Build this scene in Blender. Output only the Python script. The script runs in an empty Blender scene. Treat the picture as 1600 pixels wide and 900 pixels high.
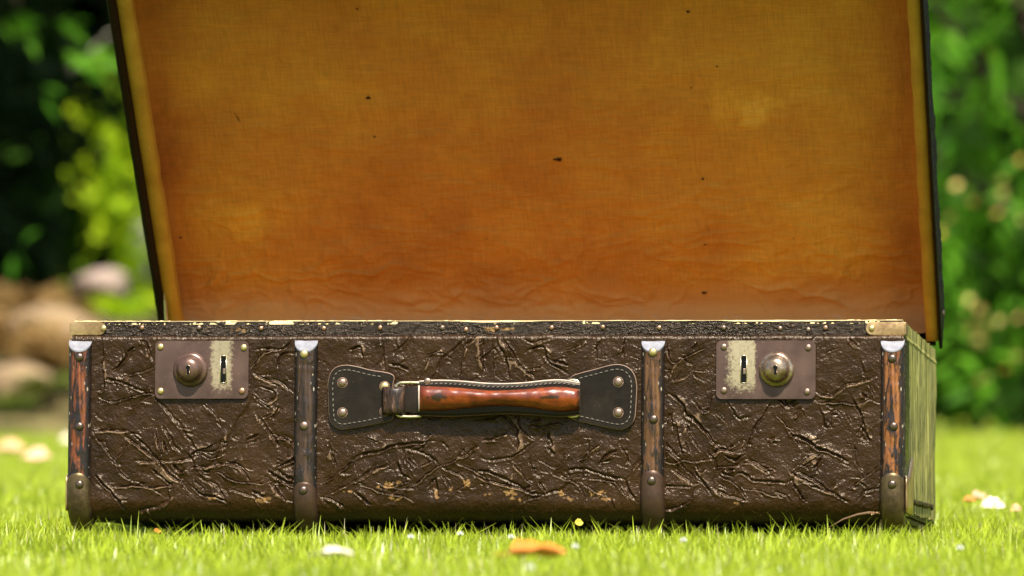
import bpy, bmesh, math, random
import numpy as np
from mathutils import Vector, Matrix, Euler
R = math.radians
rng = np.random.default_rng(7)
random.seed(7)
S = bpy.context.scene
C = S.collection

# ------------------------------------------------------------------ camera
CAM_H = 0.130
F_PX, YH = 9500.5, 617.0                 # focal length and eye level in a 1600 px wide frame
cd = bpy.data.cameras.new('camera')
cam = bpy.data.objects.new('camera', cd); C.objects.link(cam)
cam.location = (0, 0, CAM_H); cam.rotation_euler = (R(90), 0, 0)
cd.sensor_width = 36; cd.lens = F_PX / 1600 * 36
cd.shift_y = (YH - 450) / 1600
cd.clip_start = 0.05; cd.clip_end = 500
cd.dof.use_dof = True; cd.dof.focus_distance = 5.03; cd.dof.aperture_fstop = 9.6
cd.dof.aperture_blades = 0
S.camera = cam
# ------------------------------------------------------------------ light
SUN_EL, SUN_AZ = R(55), R(99)            # azimuth: from the left, swung towards the camera
to_sun = Vector((-math.cos(SUN_EL) * math.cos(SUN_AZ), -math.cos(SUN_EL) * math.sin(SUN_AZ), math.sin(SUN_EL)))
w = bpy.data.worlds.new('World'); S.world = w; w.use_nodes = True
nt = w.node_tree; nt.nodes.clear()
sky = nt.nodes.new('ShaderNodeTexSky'); sky.sky_type = 'NISHITA'; sky.sun_disc = False
sky.sun_elevation = SUN_EL; sky.sun_rotation = math.atan2(to_sun.x, to_sun.y)
sky.air_density = 1.0; sky.dust_density = 2.5; sky.ozone_density = 0.8
bg = nt.nodes.new("ShaderNodeBackground"); bg.inputs[1].default_value = 0.09
wo = nt.nodes.new("ShaderNodeOutputWorld")
nt.links.new(sky.outputs[0], bg.inputs[0]); nt.links.new(bg.outputs[0], wo.inputs[0])
sl = bpy.data.lights.new('sun', 'SUN'); sl.energy = 5.0; sl.angle = R(1.5); sl.color = (1.0, 0.94, 0.83)
sun = bpy.data.objects.new('sun', sl); C.objects.link(sun)
sun.rotation_euler = to_sun.to_track_quat('Z', 'Y').to_euler(); sun.location = (-3, -1, 6)
S.view_settings.view_transform = 'Standard'; S.view_settings.look = 'None'
S.view_settings.exposure = 0.9; S.view_settings.gamma = 1.0; S.view_settings.use_curve_mapping = False
S.render.engine = 'CYCLES'
S.cycles.use_denoising = True
S.cycles.max_bounces = 8; S.cycles.diffuse_bounces = 4; S.cycles.transmission_bounces = 4; S.cycles.transparent_max_bounces = 6
S.cycles.sample_clamp_indirect = 6

# ------------------------------------------------------------------ helpers
def tag(o, label=None, cat=None, group=None, kind=None):
    if label: o['label'] = label
    if cat: o['category'] = cat
    if group: o['group'] = group
    if kind: o['kind'] = kind
    return o
def link(name, me, mat=None, parent=None, smooth=True):
    o = bpy.data.objects.new(name, me); C.objects.link(o)
    if mat is not None and len(me.materials) == 0: me.materials.append(mat)
    if parent is not None: o.parent = parent
    if me.name.split('.')[0] in PLATES:
        md = o.modifiers.new('weighted', 'WEIGHTED_NORMAL'); md.weight = 100
    if smooth and len(me.polygons): me.polygons.foreach_set('use_smooth', np.ones(len(me.polygons), bool))
    return o
def empty(name, loc=(0, 0, 0), rot=(0, 0, 0), parent=None):
    o = bpy.data.objects.new(name, None); C.objects.link(o); o.location = loc; o.rotation_euler = rot
    o.empty_display_size = .05
    if parent is not None: o.parent = parent
    return o
def np_mesh(name, V, F):
    """V (n,3), F (m,k) arrays"""
    V = np.asarray(V, np.float32); F = np.asarray(F, np.int32)
    me = bpy.data.meshes.new(name)
    me.vertices.add(len(V)); me.vertices.foreach_set('co', V.ravel())
    k = F.shape[1]
    me.loops.add(F.size); me.loops.foreach_set('vertex_index', F.ravel())
    me.polygons.add(len(F)); me.polygons.foreach_set('loop_start', np.arange(0, F.size, k, dtype=np.int32))
    me.polygons.foreach_set('loop_total', np.full(len(F), k, np.int32))
    me.update(calc_edges=True); me.validate()
    return me
def grid_faces(nr, nc, flip=False, off=0):
    i = np.arange(nr - 1)[:, None] * nc + np.arange(nc - 1)[None, :]
    q = np.stack([i, i + 1, i + nc + 1, i + nc], -1).reshape(-1, 4) + off
    return q[:, ::-1] if flip else q
def grid_mesh(name, P, flip=False):
    nr, nc, _ = P.shape
    return np_mesh(name, P.reshape(-1, 3), grid_faces(nr, nc, flip))
def fattr(me, name, a):
    at = me.attributes.new(name, 'FLOAT', 'POINT'); at.data.foreach_set('value', np.asarray(a, np.float32).ravel())
def py_mesh(name, V, F):
    me = bpy.data.meshes.new(name); me.from_pydata([tuple(v) for v in V], [], F); me.update(); return me
def bm_mesh(name, bm):
    me = bpy.data.meshes.new(name); bm.to_mesh(me); bm.free(); return me
def box_mesh(name, lo, hi, bevel=0.0, seg=2):
    bm = bmesh.new(); bmesh.ops.create_cube(bm, size=1)
    lo, hi = Vector(lo), Vector(hi)
    for v in bm.verts: v.co = Vector([(lo[i] + hi[i]) / 2 + v.co[i] * (hi[i] - lo[i]) for i in range(3)])
    if bevel > 0: bmesh.ops.bevel(bm, geom=bm.edges[:], offset=bevel, segments=seg, affect='EDGES', profile=.5)
    return bm_mesh(name, bm)
def lathe_mesh(name, prof, n=24, axis='-y'):
    """prof: list of (radius, height); height runs along the outward (-y) axis"""
    V, F = [], []
    for r, h in prof:
        for k in range(n):
            a = 2 * math.pi * k / n
            V.append((r * math.cos(a), -h, r * math.sin(a)))
    for i in range(len(prof) - 1):
        for k in range(n):
            a, b = i * n + k, i * n + (k + 1) % n
            F.append((a, b, b + n, a + n))
    if prof[-1][0] < 1e-6: pass
    else: F.append([(len(prof) - 1) * n + k for k in range(n)])
    return py_mesh(name, V, F)
def extrude_outline(name, pts, y_back, y_front, bevel=0.0012, seg=2):
    """pts: (x,z) outline in the front plane; solid between y_back and y_front (front = smaller y)"""
    bm = bmesh.new()
    vs = [bm.verts.new((x, y_back, z)) for x, z in pts]
    f = bm.faces.new(vs)
    r = bmesh.ops.extrude_face_region(bm, geom=[f])
    top = [v for v in r['geom'] if isinstance(v, bmesh.types.BMVert)]
    for v in top: v.co.y = y_front
    bmesh.ops.recalc_face_normals(bm, faces=bm.faces[:])
    if bevel:
        ed = [e for e in bm.edges if e.verts[0].co.y == y_front and e.verts[1].co.y == y_front]
        ed = [e for e in ed if all(abs(v.co.y - y_front) < 1e-9 for v in e.verts)]
        bmesh.ops.bevel(bm, geom=ed, offset=bevel, segments=seg, affect='EDGES', profile=.6)
    return bm_mesh(name, bm)
def smooth_closed(pts, n=6):
    """Catmull-Rom through a closed outline"""
    P = np.array(pts, float); out = []
    m = len(P)
    for i in range(m):
        a, b, c, d = P[i - 1], P[i], P[(i + 1) % m], P[(i + 2) % m]
        for t in np.arange(n) / n:
            out.append(.5 * ((2 * b) + (-a + c) * t + (2 * a - 5 * b + 4 * c - d) * t * t + (-a + 3 * b - 3 * c + d) * t ** 3))
    return np.array(out)
def smooth_open(pts, n=5):
    P = np.array(pts, float)
    if len(P) < 3:
        t = np.linspace(0, 1, n + 1)[:, None]; return P[0] * (1 - t) + P[-1] * t
    Q = np.vstack([2 * P[0] - P[1], P, 2 * P[-1] - P[-2]]); out = []
    for i in range(1, len(Q) - 2):
        a, b, c, d = Q[i - 1], Q[i], Q[i + 1], Q[i + 2]
        for t in np.arange(n) / n:
            out.append(.5 * ((2 * b) + (-a + c) * t + (2 * a - 5 * b + 4 * c - d) * t * t + (-a + 3 * b - 3 * c + d) * t ** 3))
    out.append(P[-1]); return np.array(out)
def tube(path, rad, n=8, cap=True):
    path = [Vector(p) for p in path]
    rad = [rad] * len(path) if np.isscalar(rad) else rad
    V, F = [], []
    up = Vector((0, 0, 1)); prev = None
    for i, p in enumerate(path):
        t = (path[min(i + 1, len(path) - 1)] - path[max(i - 1, 0)]).normalized()
        if prev is None:
            a = t.cross(up)
            if a.length < 1e-3: a = t.cross(Vector((1, 0, 0)))
        else: a = prev - t * prev.dot(t)
        a.normalize(); prev = a; b = t.cross(a)
        for k in range(n):
            g = 2 * math.pi * k / n
            V.append(p + (a * math.cos(g) + b * math.sin(g)) * rad[i])
    for i in range(len(path) - 1):
        for k in range(n):
            q = i * n + k; r2 = i * n + (k + 1) % n
            F.append((q, r2, r2 + n, q + n))
    if cap:
        F.append(list(range(n))[::-1]); F.append([(len(path) - 1) * n + k for k in range(n)])
    return V, F
PLATES = {'corner_bracket', 'lock_plate', 'handle_mount', 'handle_tab'}
class MB:
    def __init__(s): s.V, s.F = [], []
    def add(s, V, F):
        o = len(s.V); s.V += [tuple(v) for v in V]; s.F += [[i + o for i in f] for f in F]
    def mesh(s, name): return py_mesh(name, s.V, s.F)
_tab = np.random.default_rng(3).random((8, 256, 256))
def vnoise(x, y, sc=1.0, seed=0):
    t = _tab[seed % 8]; x = np.asarray(x) / sc + 37.3 * seed; y = np.asarray(y) / sc + 91.7 * seed
    xi = np.floor(x).astype(int); yi = np.floor(y).astype(int); fx = x - xi; fy = y - yi
    fx = fx * fx * (3 - 2 * fx); fy = fy * fy * (3 - 2 * fy)
    g = lambda a, b: t[a % 256, b % 256]
    return (g(xi, yi) * (1 - fx) * (1 - fy) + g(xi + 1, yi) * fx * (1 - fy) + g(xi, yi + 1) * (1 - fx) * fy + g(xi + 1, yi + 1) * fx * fy) * 2 - 1
def fbm(x, y, sc, o=4, seed=0, gain=.5):
    r = 0; a = 1.0
    for k in range(o): r = r + a * vnoise(x, y, sc, seed + k); sc = sc / 2.03; a *= gain
    return r

# ------------------------------------------------------------------ materials
def lin(h):
    c = [int(h[i:i + 2], 16) / 255 for i in (0, 2, 4)]
    return tuple(v / 12.92 if v <= .04045 else ((v + .055) / 1.055) ** 2.4 for v in c) + (1,)
class NT:
    def __init__(s, name):
        s.m = bpy.data.materials.new(name); s.m.use_nodes = True; s.t = s.m.node_tree
        s.b = s.t.nodes['Principled BSDF']; s.out = s.t.nodes['Material Output']
        s.co = s.n('ShaderNodeTexCoord')
    def n(s, ty, **kw):
        q = s.t.nodes.new(ty)
        for k, v in kw.items(): setattr(q, k, v)
        return q
    def l(s, a, b): s.t.links.new(a, b)
    def put(s, sock, v):
        if isinstance(v, bpy.types.NodeSocket): s.l(v, sock)
        else: sock.default_value = v
    def obj(s, scale=(1, 1, 1), rot=(0, 0, 0), src='Object'):
        m = s.n('ShaderNodeMapping'); m.inputs['Scale'].default_value = scale; m.inputs['Rotation'].default_value = rot
        s.l(s.co.outputs[src], m.inputs['Vector']); return m.outputs[0]
    def noise(s, vec, scale, detail=4, rough=.55, dist=0):
        q = s.n('ShaderNodeTexNoise'); s.l(vec, q.inputs['Vector'])
        q.inputs['Scale'].default_value = scale; q.inputs['Detail'].default_value = detail
        q.inputs['Roughness'].default_value = rough; q.inputs['Distortion'].default_value = dist
        return q.outputs['Fac']
    def voro(s, vec, scale, feature='F1'):
        q = s.n('ShaderNodeTexVoronoi', feature=feature); s.l(vec, q.inputs['Vector']); q.inputs['Scale'].default_value = scale
        return q.outputs['Distance']
    def ramp(s, fac, stops, interp='LINEAR'):
        q = s.n('ShaderNodeValToRGB'); q.color_ramp.interpolation = interp
        e = q.color_ramp.elements
        while len(e) > 1: e.remove(e[-1])
        e[0].position = stops[0][0]; e[0].color = stops[0][1] if not np.isscalar(stops[0][1]) else (stops[0][1],) * 3 + (1,)
        for p, c in stops[1:]:
            k = e.new(p); k.color = c if not np.isscalar(c) else (c,) * 3 + (1,)
        s.put(q.inputs[0], fac); return q.outputs[0]
    def mix(s, fac, a, b, mode='MIX'):
        q = s.n('ShaderNodeMix', data_type='RGBA', blend_type=mode)
        s.put(q.inputs['Factor'], fac); s.put(q.inputs['A'], a); s.put(q.inputs['B'], b)
        return q.outputs['Result']
    def math(s, op, a, b=0.0):
        q = s.n('ShaderNodeMath', operation=op); s.put(q.inputs[0], a); s.put(q.inputs[1], b); return q.outputs[0]
    def attr(s, name):
        q = s.n('ShaderNodeAttribute'); q.attribute_name = name; return q.outputs['Fac']
    def bump(s, h, strength, dist=.001, prev=None):
        q = s.n('ShaderNodeBump'); q.inputs['Strength'].default_value = strength; q.inputs['Distance'].default_value = dist
        s.put(q.inputs['Height'], h)
        if prev is not None: s.l(prev, q.inputs['Normal'])
        return q.outputs[0]
    def set(s, color=None, rough=None, metal=None, normal=None, spec=None, coat=None):
        b = s.b.inputs
        if color is not None: s.put(b['Base Color'], color)
        if rough is not None: s.put(b['Roughness'], rough)
        if metal is not None: s.put(b['Metallic'], metal)
        if spec is not None: b['Specular IOR Level'].default_value = spec
        if coat is not None: b['Coat Weight'].default_value = coat; b['Coat Roughness'].default_value = .2
        if normal is not None: s.l(normal, b['Normal'])
        return s.m
M = {}
def leather(name, c0, c1, flake=True, rough=(.34, .55), grain=.5, spec=.45, paler=0.0):
    t = NT(name); v = t.obj()
    n1 = t.noise(v, 14, 5, .6); n2 = t.noise(v, 90, 4, .6)
    col = t.ramp(n1, [(.3, c0), (.68, c1)])
    col = t.mix(t.ramp(n2, [(.45, 0.0), (.75, .4)]), col, (c1[0] * 1.5, c1[1] * 1.4, c1[2] * 1.3, 1))
    ro = t.ramp(n2, [(.3, rough[0]), (.7, rough[1])])
    if paler:
        wf = t.math('ADD', t.attr('paler'), t.math('MULTIPLY', t.math('SUBTRACT', t.noise(v, 420, 4, .65), .5), 1.3))
        col = t.mix(t.ramp(wf, [(.40, 0.0), (.85, paler)]), col, (.30, .195, .115, 1))  # paler tan mixed onto the raised crease lips
    if flake:
        f = t.math('MULTIPLY', t.attr('flake'), .7)
        col = t.mix(f, col, t.ramp(t.noise(v, 300, 3), [(.3, lin('5e4020')), (.7, lin('a5814c'))]))
        ro = t.math('MAXIMUM', ro, t.math('MULTIPLY', f, .8))
    # pebbled grain and dust specks
    g = t.math('ADD', t.math('MULTIPLY', t.voro(v, 800), .5), t.math('MULTIPLY', t.noise(v, 1000, 3, .6), .8))
    nb = t.bump(g, grain, .0011)
    sp = t.ramp(t.voro(v, 420), [(.045, 1.0), (.075, 0.0)])
    sp = t.math('MULTIPLY', sp, t.ramp(t.noise(v, 60, 2), [(.52, 0.0), (.6, 1.0)]))
    col = t.mix(t.math('MULTIPLY', sp, .55), col, lin('c8b898'))
    t.b.inputs['Specular Tint'].default_value = (1, .86, .70, 1)
    return t.set(col, ro, 0, nb, spec)
M['leather'] = leather('brown_embossed_leather', (.0115, .0050, .0017, 1), (.029, .0132, .0043, 1), grain=.38, rough=(.21, .34), spec=.36, paler=.46)
M['rim_leather'] = leather('black_crackled_rim_leather', (.005, .003, .002, 1), (.016, .0095, .006, 1), grain=1.0, rough=(.17, .30), spec=.4, paler=.3)
M['black_leather'] = leather('black_strap_leather', (.005, .004, .003, 1), (.013, .0095, .007, 1), flake=False, grain=.12, rough=(.26, .45), spec=.28)
M['lid_leather'] = leather('dark_lid_leather', (.003, .0024, .002, 1), (.009, .007, .0055, 1), flake=False, grain=.6, spec=.14)
def m_side():
    t = NT('weathered_side_board'); v = t.obj((1, 1, .12))
    n1 = t.noise(v, 105, 5, .65, .6); n2 = t.noise(t.obj((1, 1, .35)), 26, 4, .6)
    col = t.ramp(n1, [(.34, (.03, .03, .014, 1)), (.44, (.21, .20, .045, 1)), (.62, (.42, .39, .11, 1))])
    col = t.mix(t.ramp(n2, [(.42, 0.0), (.75, .6)]), col, (.20, .18, .09, 1))
    return t.set(col, t.ramp(n1, [(.35, .75), (.65, .50)]), 0, t.bump(n1, 1.0, .003), .3)
M['side'] = m_side()
def m_cloth():
    t = NT('mustard_lining_cloth'); v = t.obj()
    w1 = t.noise(t.obj((900, 60, 60)), 1.0, 2, .5); w2 = t.noise(t.obj((60, 60, 900)), 1.0, 2, .5)
    wv = t.math('ADD', t.math('MULTIPLY', w1, .5), t.math('MULTIPLY', w2, .5))
    a = t.attr('age'); n = t.noise(v, 9, 5, .6); n2 = t.noise(v, 40, 4, .6)
    f = t.math('ADD', t.math('ADD', t.math('MULTIPLY', n, .55), t.math('MULTIPLY', n2, .15)), a)
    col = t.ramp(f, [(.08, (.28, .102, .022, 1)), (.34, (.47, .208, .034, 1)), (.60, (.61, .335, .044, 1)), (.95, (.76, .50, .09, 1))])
    col = t.mix(.5, col, t.ramp(wv, [(.32, (.42, .40, .36, 1)), (.66, (1, 1, 1, 1))]), 'MULTIPLY')
    col = t.mix(t.attr('hinge_pale'), col, (.56, .32, .12, 1))
    nb = t.bump(wv, .25, .0006)
    return t.set(col, .85, 0, nb, .2)
M['cloth'] = m_cloth()
def m_strip():
    t = NT('mustard_paper_strip'); v = t.obj()
    n = t.noise(v, 30, 4, .6); n2 = t.noise(v, 200, 3, .6)
    col = t.ramp(n, [(.3, (.30, .165, .014, 1)), (.7, (.45, .275, .030, 1))])
    col = t.mix(t.ramp(n2, [(.66, 0.0), (.82, .6)]), col, (.58, .42, .14, 1))
    return t.set(col, .7, 0, t.bump(n2, .2, .0006), .3)
M['strip'] = m_strip()
def wood(name, c_dark, c_mid, c_lite, worn=.5):
    t = NT(name); v = t.obj((1, 1, .07)); oi = t.n('ShaderNodeObjectInfo')
    n = t.noise(v, 320, 5, .65, .8); n2 = t.noise(t.obj((1, 1, .22)), 130, 5, .65, .4)
    col = t.ramp(n, [(.3, c_dark), (.5, c_mid), (.7, c_lite)])
    blk = t.ramp(n2, [(worn - .03, 1.0), (worn + .05, 0.0)])
    col = t.mix(blk, col, (.012, .009, .007, 1))
    ed = t.attr('edge')                                     # varnish left along the batten's flanks
    e2 = t.math('ADD', ed, t.math('MULTIPLY', t.math('SUBTRACT', n2, .5), 1.6))
    col = t.mix(t.ramp(e2, [(.62, 0.0), (.78, .9)]), col, (.010, .008, .007, 1))
    chip = t.ramp(t.math('MULTIPLY', t.voro(t.obj((1, 1, .4)), 330), t.ramp(n2, [(.4, 2.2), (.55, .6)])), [(.10, 1.0), (.16, 0.0)])
    chip = t.math('MULTIPLY', chip, t.ramp(ed, [(.35, 0.0), (.7, .8)]))
    col = t.mix(chip, col, lin('b9ab95'))
    h = t.math('ADD', t.math('MULTIPLY', n, .5), t.math('MULTIPLY', blk, .5))
    return t.set(col, t.ramp(blk, [(0, .36), (1, .25)]), 0, t.bump(h, .7, .0008), .5)
M['wood_red'] = wood('red_brown_worn_wood', (.060, .014, .005, 1), (.15, .040, .011, 1), (.25, .085, .025, 1), .50)
M['wood_orange'] = wood('orange_brown_worn_wood', (.080, .024, .007, 1), (.20, .070, .016, 1), (.33, .14, .036, 1), .485)
M['wood_dark'] = wood('dark_brown_wood', (.014, .007, .004, 1), (.036, .018, .009, 1), (.075, .040, .02, 1), .45)
M['wood_brown'] = wood('mid_brown_wood', (.032, .014, .005, 1), (.090, .039, .012, 1), (.17, .085, .028, 1), .46)
def metal(name, c0, c1, rough=(.25, .5), sc=60, met=.9, bump=.15):
    t = NT(name); v = t.obj()
    n = t.noise(v, sc, 5, .65); n2 = t.noise(v, sc * 8, 3, .6)
    col = t.ramp(n, [(.32, c0), (.68, c1)])
    return t.set(col, t.ramp(n2, [(.3, rough[0]), (.7, rough[1])]), met, t.bump(n2, bump, .0005), .5)
M['bronze'] = metal('bronze_rivet_metal', (.20, .13, .095, 1), (.38, .27, .20, 1), sc=200)
M['dark_nail'] = metal('dark_nail_metal', (.09, .065, .05, 1), (.22, .16, .12, 1), rough=(.2, .38), sc=200)
M['brass'] = metal('brass_rivet_metal', (.50, .36, .13, 1), (.72, .58, .30, 1), sc=150)
M['copper'] = metal('copper_tack_metal', (.35, .17, .09, 1), (.55, .32, .20, 1), sc=200)
M['bracket'] = metal('tarnished_brass_bracket', (.30, .18, .085, 1), (.60, .42, .20, 1), rough=(.3, .5), sc=45, met=.85)
M['cap'] = metal('patinated_brass_cap', (.07, .048, .026, 1), (.20, .14, .065, 1), rough=(.32, .55), sc=55, met=.8, bump=.3)
M['brown_cap'] = metal('brown_lacquered_cap', (.045, .024, .014, 1), (.085, .045, .026, 1), rough=(.35, .5), sc=55, met=.4, bump=.2)
M['steel'] = metal('grey_chamfer_steel', (.20, .20, .22, 1), (.34, .34, .37, 1), rough=(.4, .6), sc=150, met=.6)
M['ring'] = metal('pale_brass_ring', (.55, .46, .30, 1), (.75, .66, .48, 1), rough=(.2, .35), sc=120)
M['stay'] = metal('polished_stay_steel', (.7, .7, .7, 1), (.85, .85, .85, 1), rough=(.12, .2), sc=120)
def m_plate(name, x0, x1, x2, x3, bright):
    """lock plate: brown lacquer, rubbed down to bare metal between x0..x3 (local metres)"""
    t = NT(name); v = t.obj()
    sx = t.n('ShaderNodeSeparateXYZ'); t.l(t.co.outputs['Object'], sx.inputs[0])
    q = t.n('ShaderNodeFloatCurve')
    n = t.noise(v, 420, 6, .75); n0 = t.noise(v, 50, 3, .5)
    up = t.n('ShaderNodeMapRange', interpolation_type='SMOOTHSTEP'); up.inputs[1].default_value = x0; up.inputs[2].default_value = x1
    dn = t.n('ShaderNodeMapRange', interpolation_type='SMOOTHSTEP'); dn.inputs[1].default_value = x3; dn.inputs[2].default_value = x2
    t.l(sx.outputs[0], up.inputs[0]); t.l(sx.outputs[0], dn.inputs[0])
    z = t.n('ShaderNodeMapRange', interpolation_type='SMOOTHSTEP'); z.inputs[1].default_value = -.026; z.inputs[2].default_value = -.006
    t.l(sx.outputs[2], z.inputs[0])
    k = t.math('MULTIPLY', t.math('MULTIPLY', up.outputs[0], dn.outputs[0]), z.outputs[0])
    paler = t.math('ADD', k, t.math('MULTIPLY', t.math('SUBTRACT', n, .5), 2.6))
    paler = t.ramp(paler, [(.34, 0.0), (.95, .85)])
    t.t.nodes.remove(q)
    lac = t.ramp(n0, [(.3, (.055, .030, .021, 1)), (.7, (.105, .062, .045, 1))])
    col = t.mix(paler, lac, bright)
    me = t.math('ADD', .35, t.math('MULTIPLY', paler, .55))
    return t.set(col, t.ramp(n, [(.3, .32), (.7, .46)]), me, t.bump(t.math('ADD', paler, n), .12, .0005), .5)
M['plate_l'] = m_plate('brown_lock_plate_rubbed', .004, .012, .021, .030, (.50, .41, .25, 1))
M['plate_r'] = m_plate('brown_lock_plate_bare', -.038, -.024, -.011, -.006, (.50, .42, .25, 1))
M['knob'] = metal('brown_lacquer_knob', (.10, .055, .04, 1), (.20, .12, .09, 1), rough=(.22, .34), sc=90, met=.6)
M['knob_worn'] = metal('worn_bronze_knob', (.16, .095, .06, 1), (.55, .42, .28, 1), rough=(.15, .3), sc=110, met=.85)
def plain(name, col, rough=.6, spec=.4, metal=0):
    t = NT(name); n = t.noise(t.obj(), 60, 4)
    c = t.ramp(n, [(.3, tuple(v * .75 for v in col[:3]) + (1,)), (.7, tuple(min(1, v * 1.2) for v in col[:3]) + (1,))])
    return t.set(c, rough, metal, t.bump(t.noise(t.obj(), 400, 3), .15, .0006), spec)
M['black'] = plain('black_hole', (.004, .004, .004, 1), .8, .1)
M['cream'] = plain('cream_board_edge', (.62, .50, .24, 1), .8)
M['thread'] = plain('pale_thread', (.12, .105, .085, 1), .6)
M['edge_leather'] = plain('raw_leather_edge', (.20, .125, .085, 1), .5)
M['edge_pale'] = plain('pale_cut_edge', (.45, .36, .28, 1), .55)
M['hole'] = plain('dark_tear', (.035, .012, .005, 1), .9, .1)
def m_grip():
    t = NT('cognac_varnished_leather'); v = t.obj((.8, 1, 1))
    n = t.noise(v, 85, 5, .62, .2); n2 = t.noise(t.obj((.5, 1, 1)), 45, 4, .6); a = t.attr('worn')
    col = t.ramp(n, [(.28, (.040, .007, .003, 1)), (.5, (.15, .026, .006, 1)), (.78, (.33, .075, .013, 1))])
    k = t.math('ADD', a, t.math('MULTIPLY', t.math('SUBTRACT', t.noise(t.obj((.6, 1, 1)), 230, 5, .7), .5), 1.9))
    col = t.mix(t.ramp(k, [(.45, 0.0), (.75, .92)]), col, (.018, .012, .008, 1))  # worn patches plus the shade painted along the underside
    nb = t.bump(t.math('ADD', t.math('ADD', n, n2), t.math('MULTIPLY', t.noise(t.obj((.5, 1, 1)), 700, 4, .7), .5)), .30, .0010)
    return t.set(col, t.ramp(n, [(.3, .42), (.7, .26)]), 0, nb, .5, .25)
M['grip'] = m_grip()
def m_straps():
    t = NT('red_brown_strap_leather'); n = t.noise(t.obj((.3, 1, 1)), 120, 5, .6)
    col = t.ramp(n, [(.35, (.022, .012, .009, 1)), (.55, (.09, .028, .014, 1)), (.72, (.20, .075, .035, 1))])
    return t.set(col, .35, 0, t.bump(n, .3, .001), .5)
M['strap'] = m_straps()

def m_worn():
    t = NT('scuffed_black_strap'); n = t.noise(t.obj((1, 1, .3)), 260, 5, .65)
    col = t.ramp(n, [(.42, (.010, .007, .005, 1)), (.58, (.05, .025, .014, 1)), (.72, (.17, .10, .07, 1))])
    return t.set(col, .4, 0, t.bump(n, .4, .001), .4)
M['worn_strap'] = m_worn()
# ------------------------------------------------------------------ the suitcase frame of reference
DIST, YAW, TILT, LEAN = 5.0391, -0.134515, -0.049625, 0.754647
DEP, HGT, X0, Z0 = 0.4213, 0.17102, -0.024479, -0.108744
HW = 0.35
RM = Euler((TILT, 0, YAW)).to_matrix()
RN = np.array(RM); ORG = np.array([X0, DIST, Z0 + CAM_H])
def to_px(P):
    """where a suitcase-local point falls in the 1600x900 photograph (used only to measure the pressed pattern)"""
    Q = np.asarray(P) @ RN.T + ORG
    return 800 + F_PX * Q[..., 0] / Q[..., 1], YH - F_PX * (Q[..., 2] - CAM_H) / Q[..., 1]
def fp(px, py, y=0.0):
    """suitcase-local (x, z) on the plane y=const measured at a pixel of the photograph"""
    d = RN.T @ np.array([(px - 800) / F_PX, 1, (YH - py) / F_PX]); o = RN.T @ (np.array([0, 0, CAM_H]) - ORG)
    t = (y - o[1]) / d[1]; p = o + d * t
    return p[0], p[2]
def fb(px, py, y=0.0):
    x, z = fp(px, py, y); return Vector((x, y, z))
def gp(px, py, z=.02):
    """ground point seen at a pixel"""
    t = (CAM_H - z) / ((py - YH) / F_PX); return Vector(((px - 800) / F_PX * t, t, z))
def bgp(px, py, dist):
    return Vector(((px - 800) / F_PX * dist, dist, CAM_H + (YH - py) / F_PX * dist))

case = empty('suitcase', ORG, (TILT, 0, YAW))
tag(case, 'old open brown leather suitcase with wooden battens and mustard lining on the lawn', 'suitcase')

# ------------------------------------------------------------------ ground
def m_ground():
    t = NT('lawn_soil'); v = t.obj()
    n = t.noise(v, 1.2, 5, .6); n2 = t.noise(v, 60, 4, .7)
    col = t.ramp(n2, [(.3, (.045, .075, .012, 1)), (.7, (.11, .17, .03, 1))])
    col = t.mix(t.ramp(n, [(.4, 0.0), (.7, .5)]), col, (.14, .19, .035, 1))
    return t.set(col, .9, 0, t.bump(n2, .6, .02), .2)
gx = np.linspace(-1, 1, 41); gy = np.linspace(-1, 1, 41)
X, Y = np.meshgrid(np.sign(gx) * np.abs(gx) ** 2.2 * 150, np.sign(gy) * np.abs(gy) ** 2.2 * 150 + 10)
ground = link('ground', grid_mesh('ground', np.stack([X, Y, np.full_like(X, -.004)], -1)), m_ground())
tag(ground, 'green lawn ground under the suitcase', kind='structure')

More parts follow.
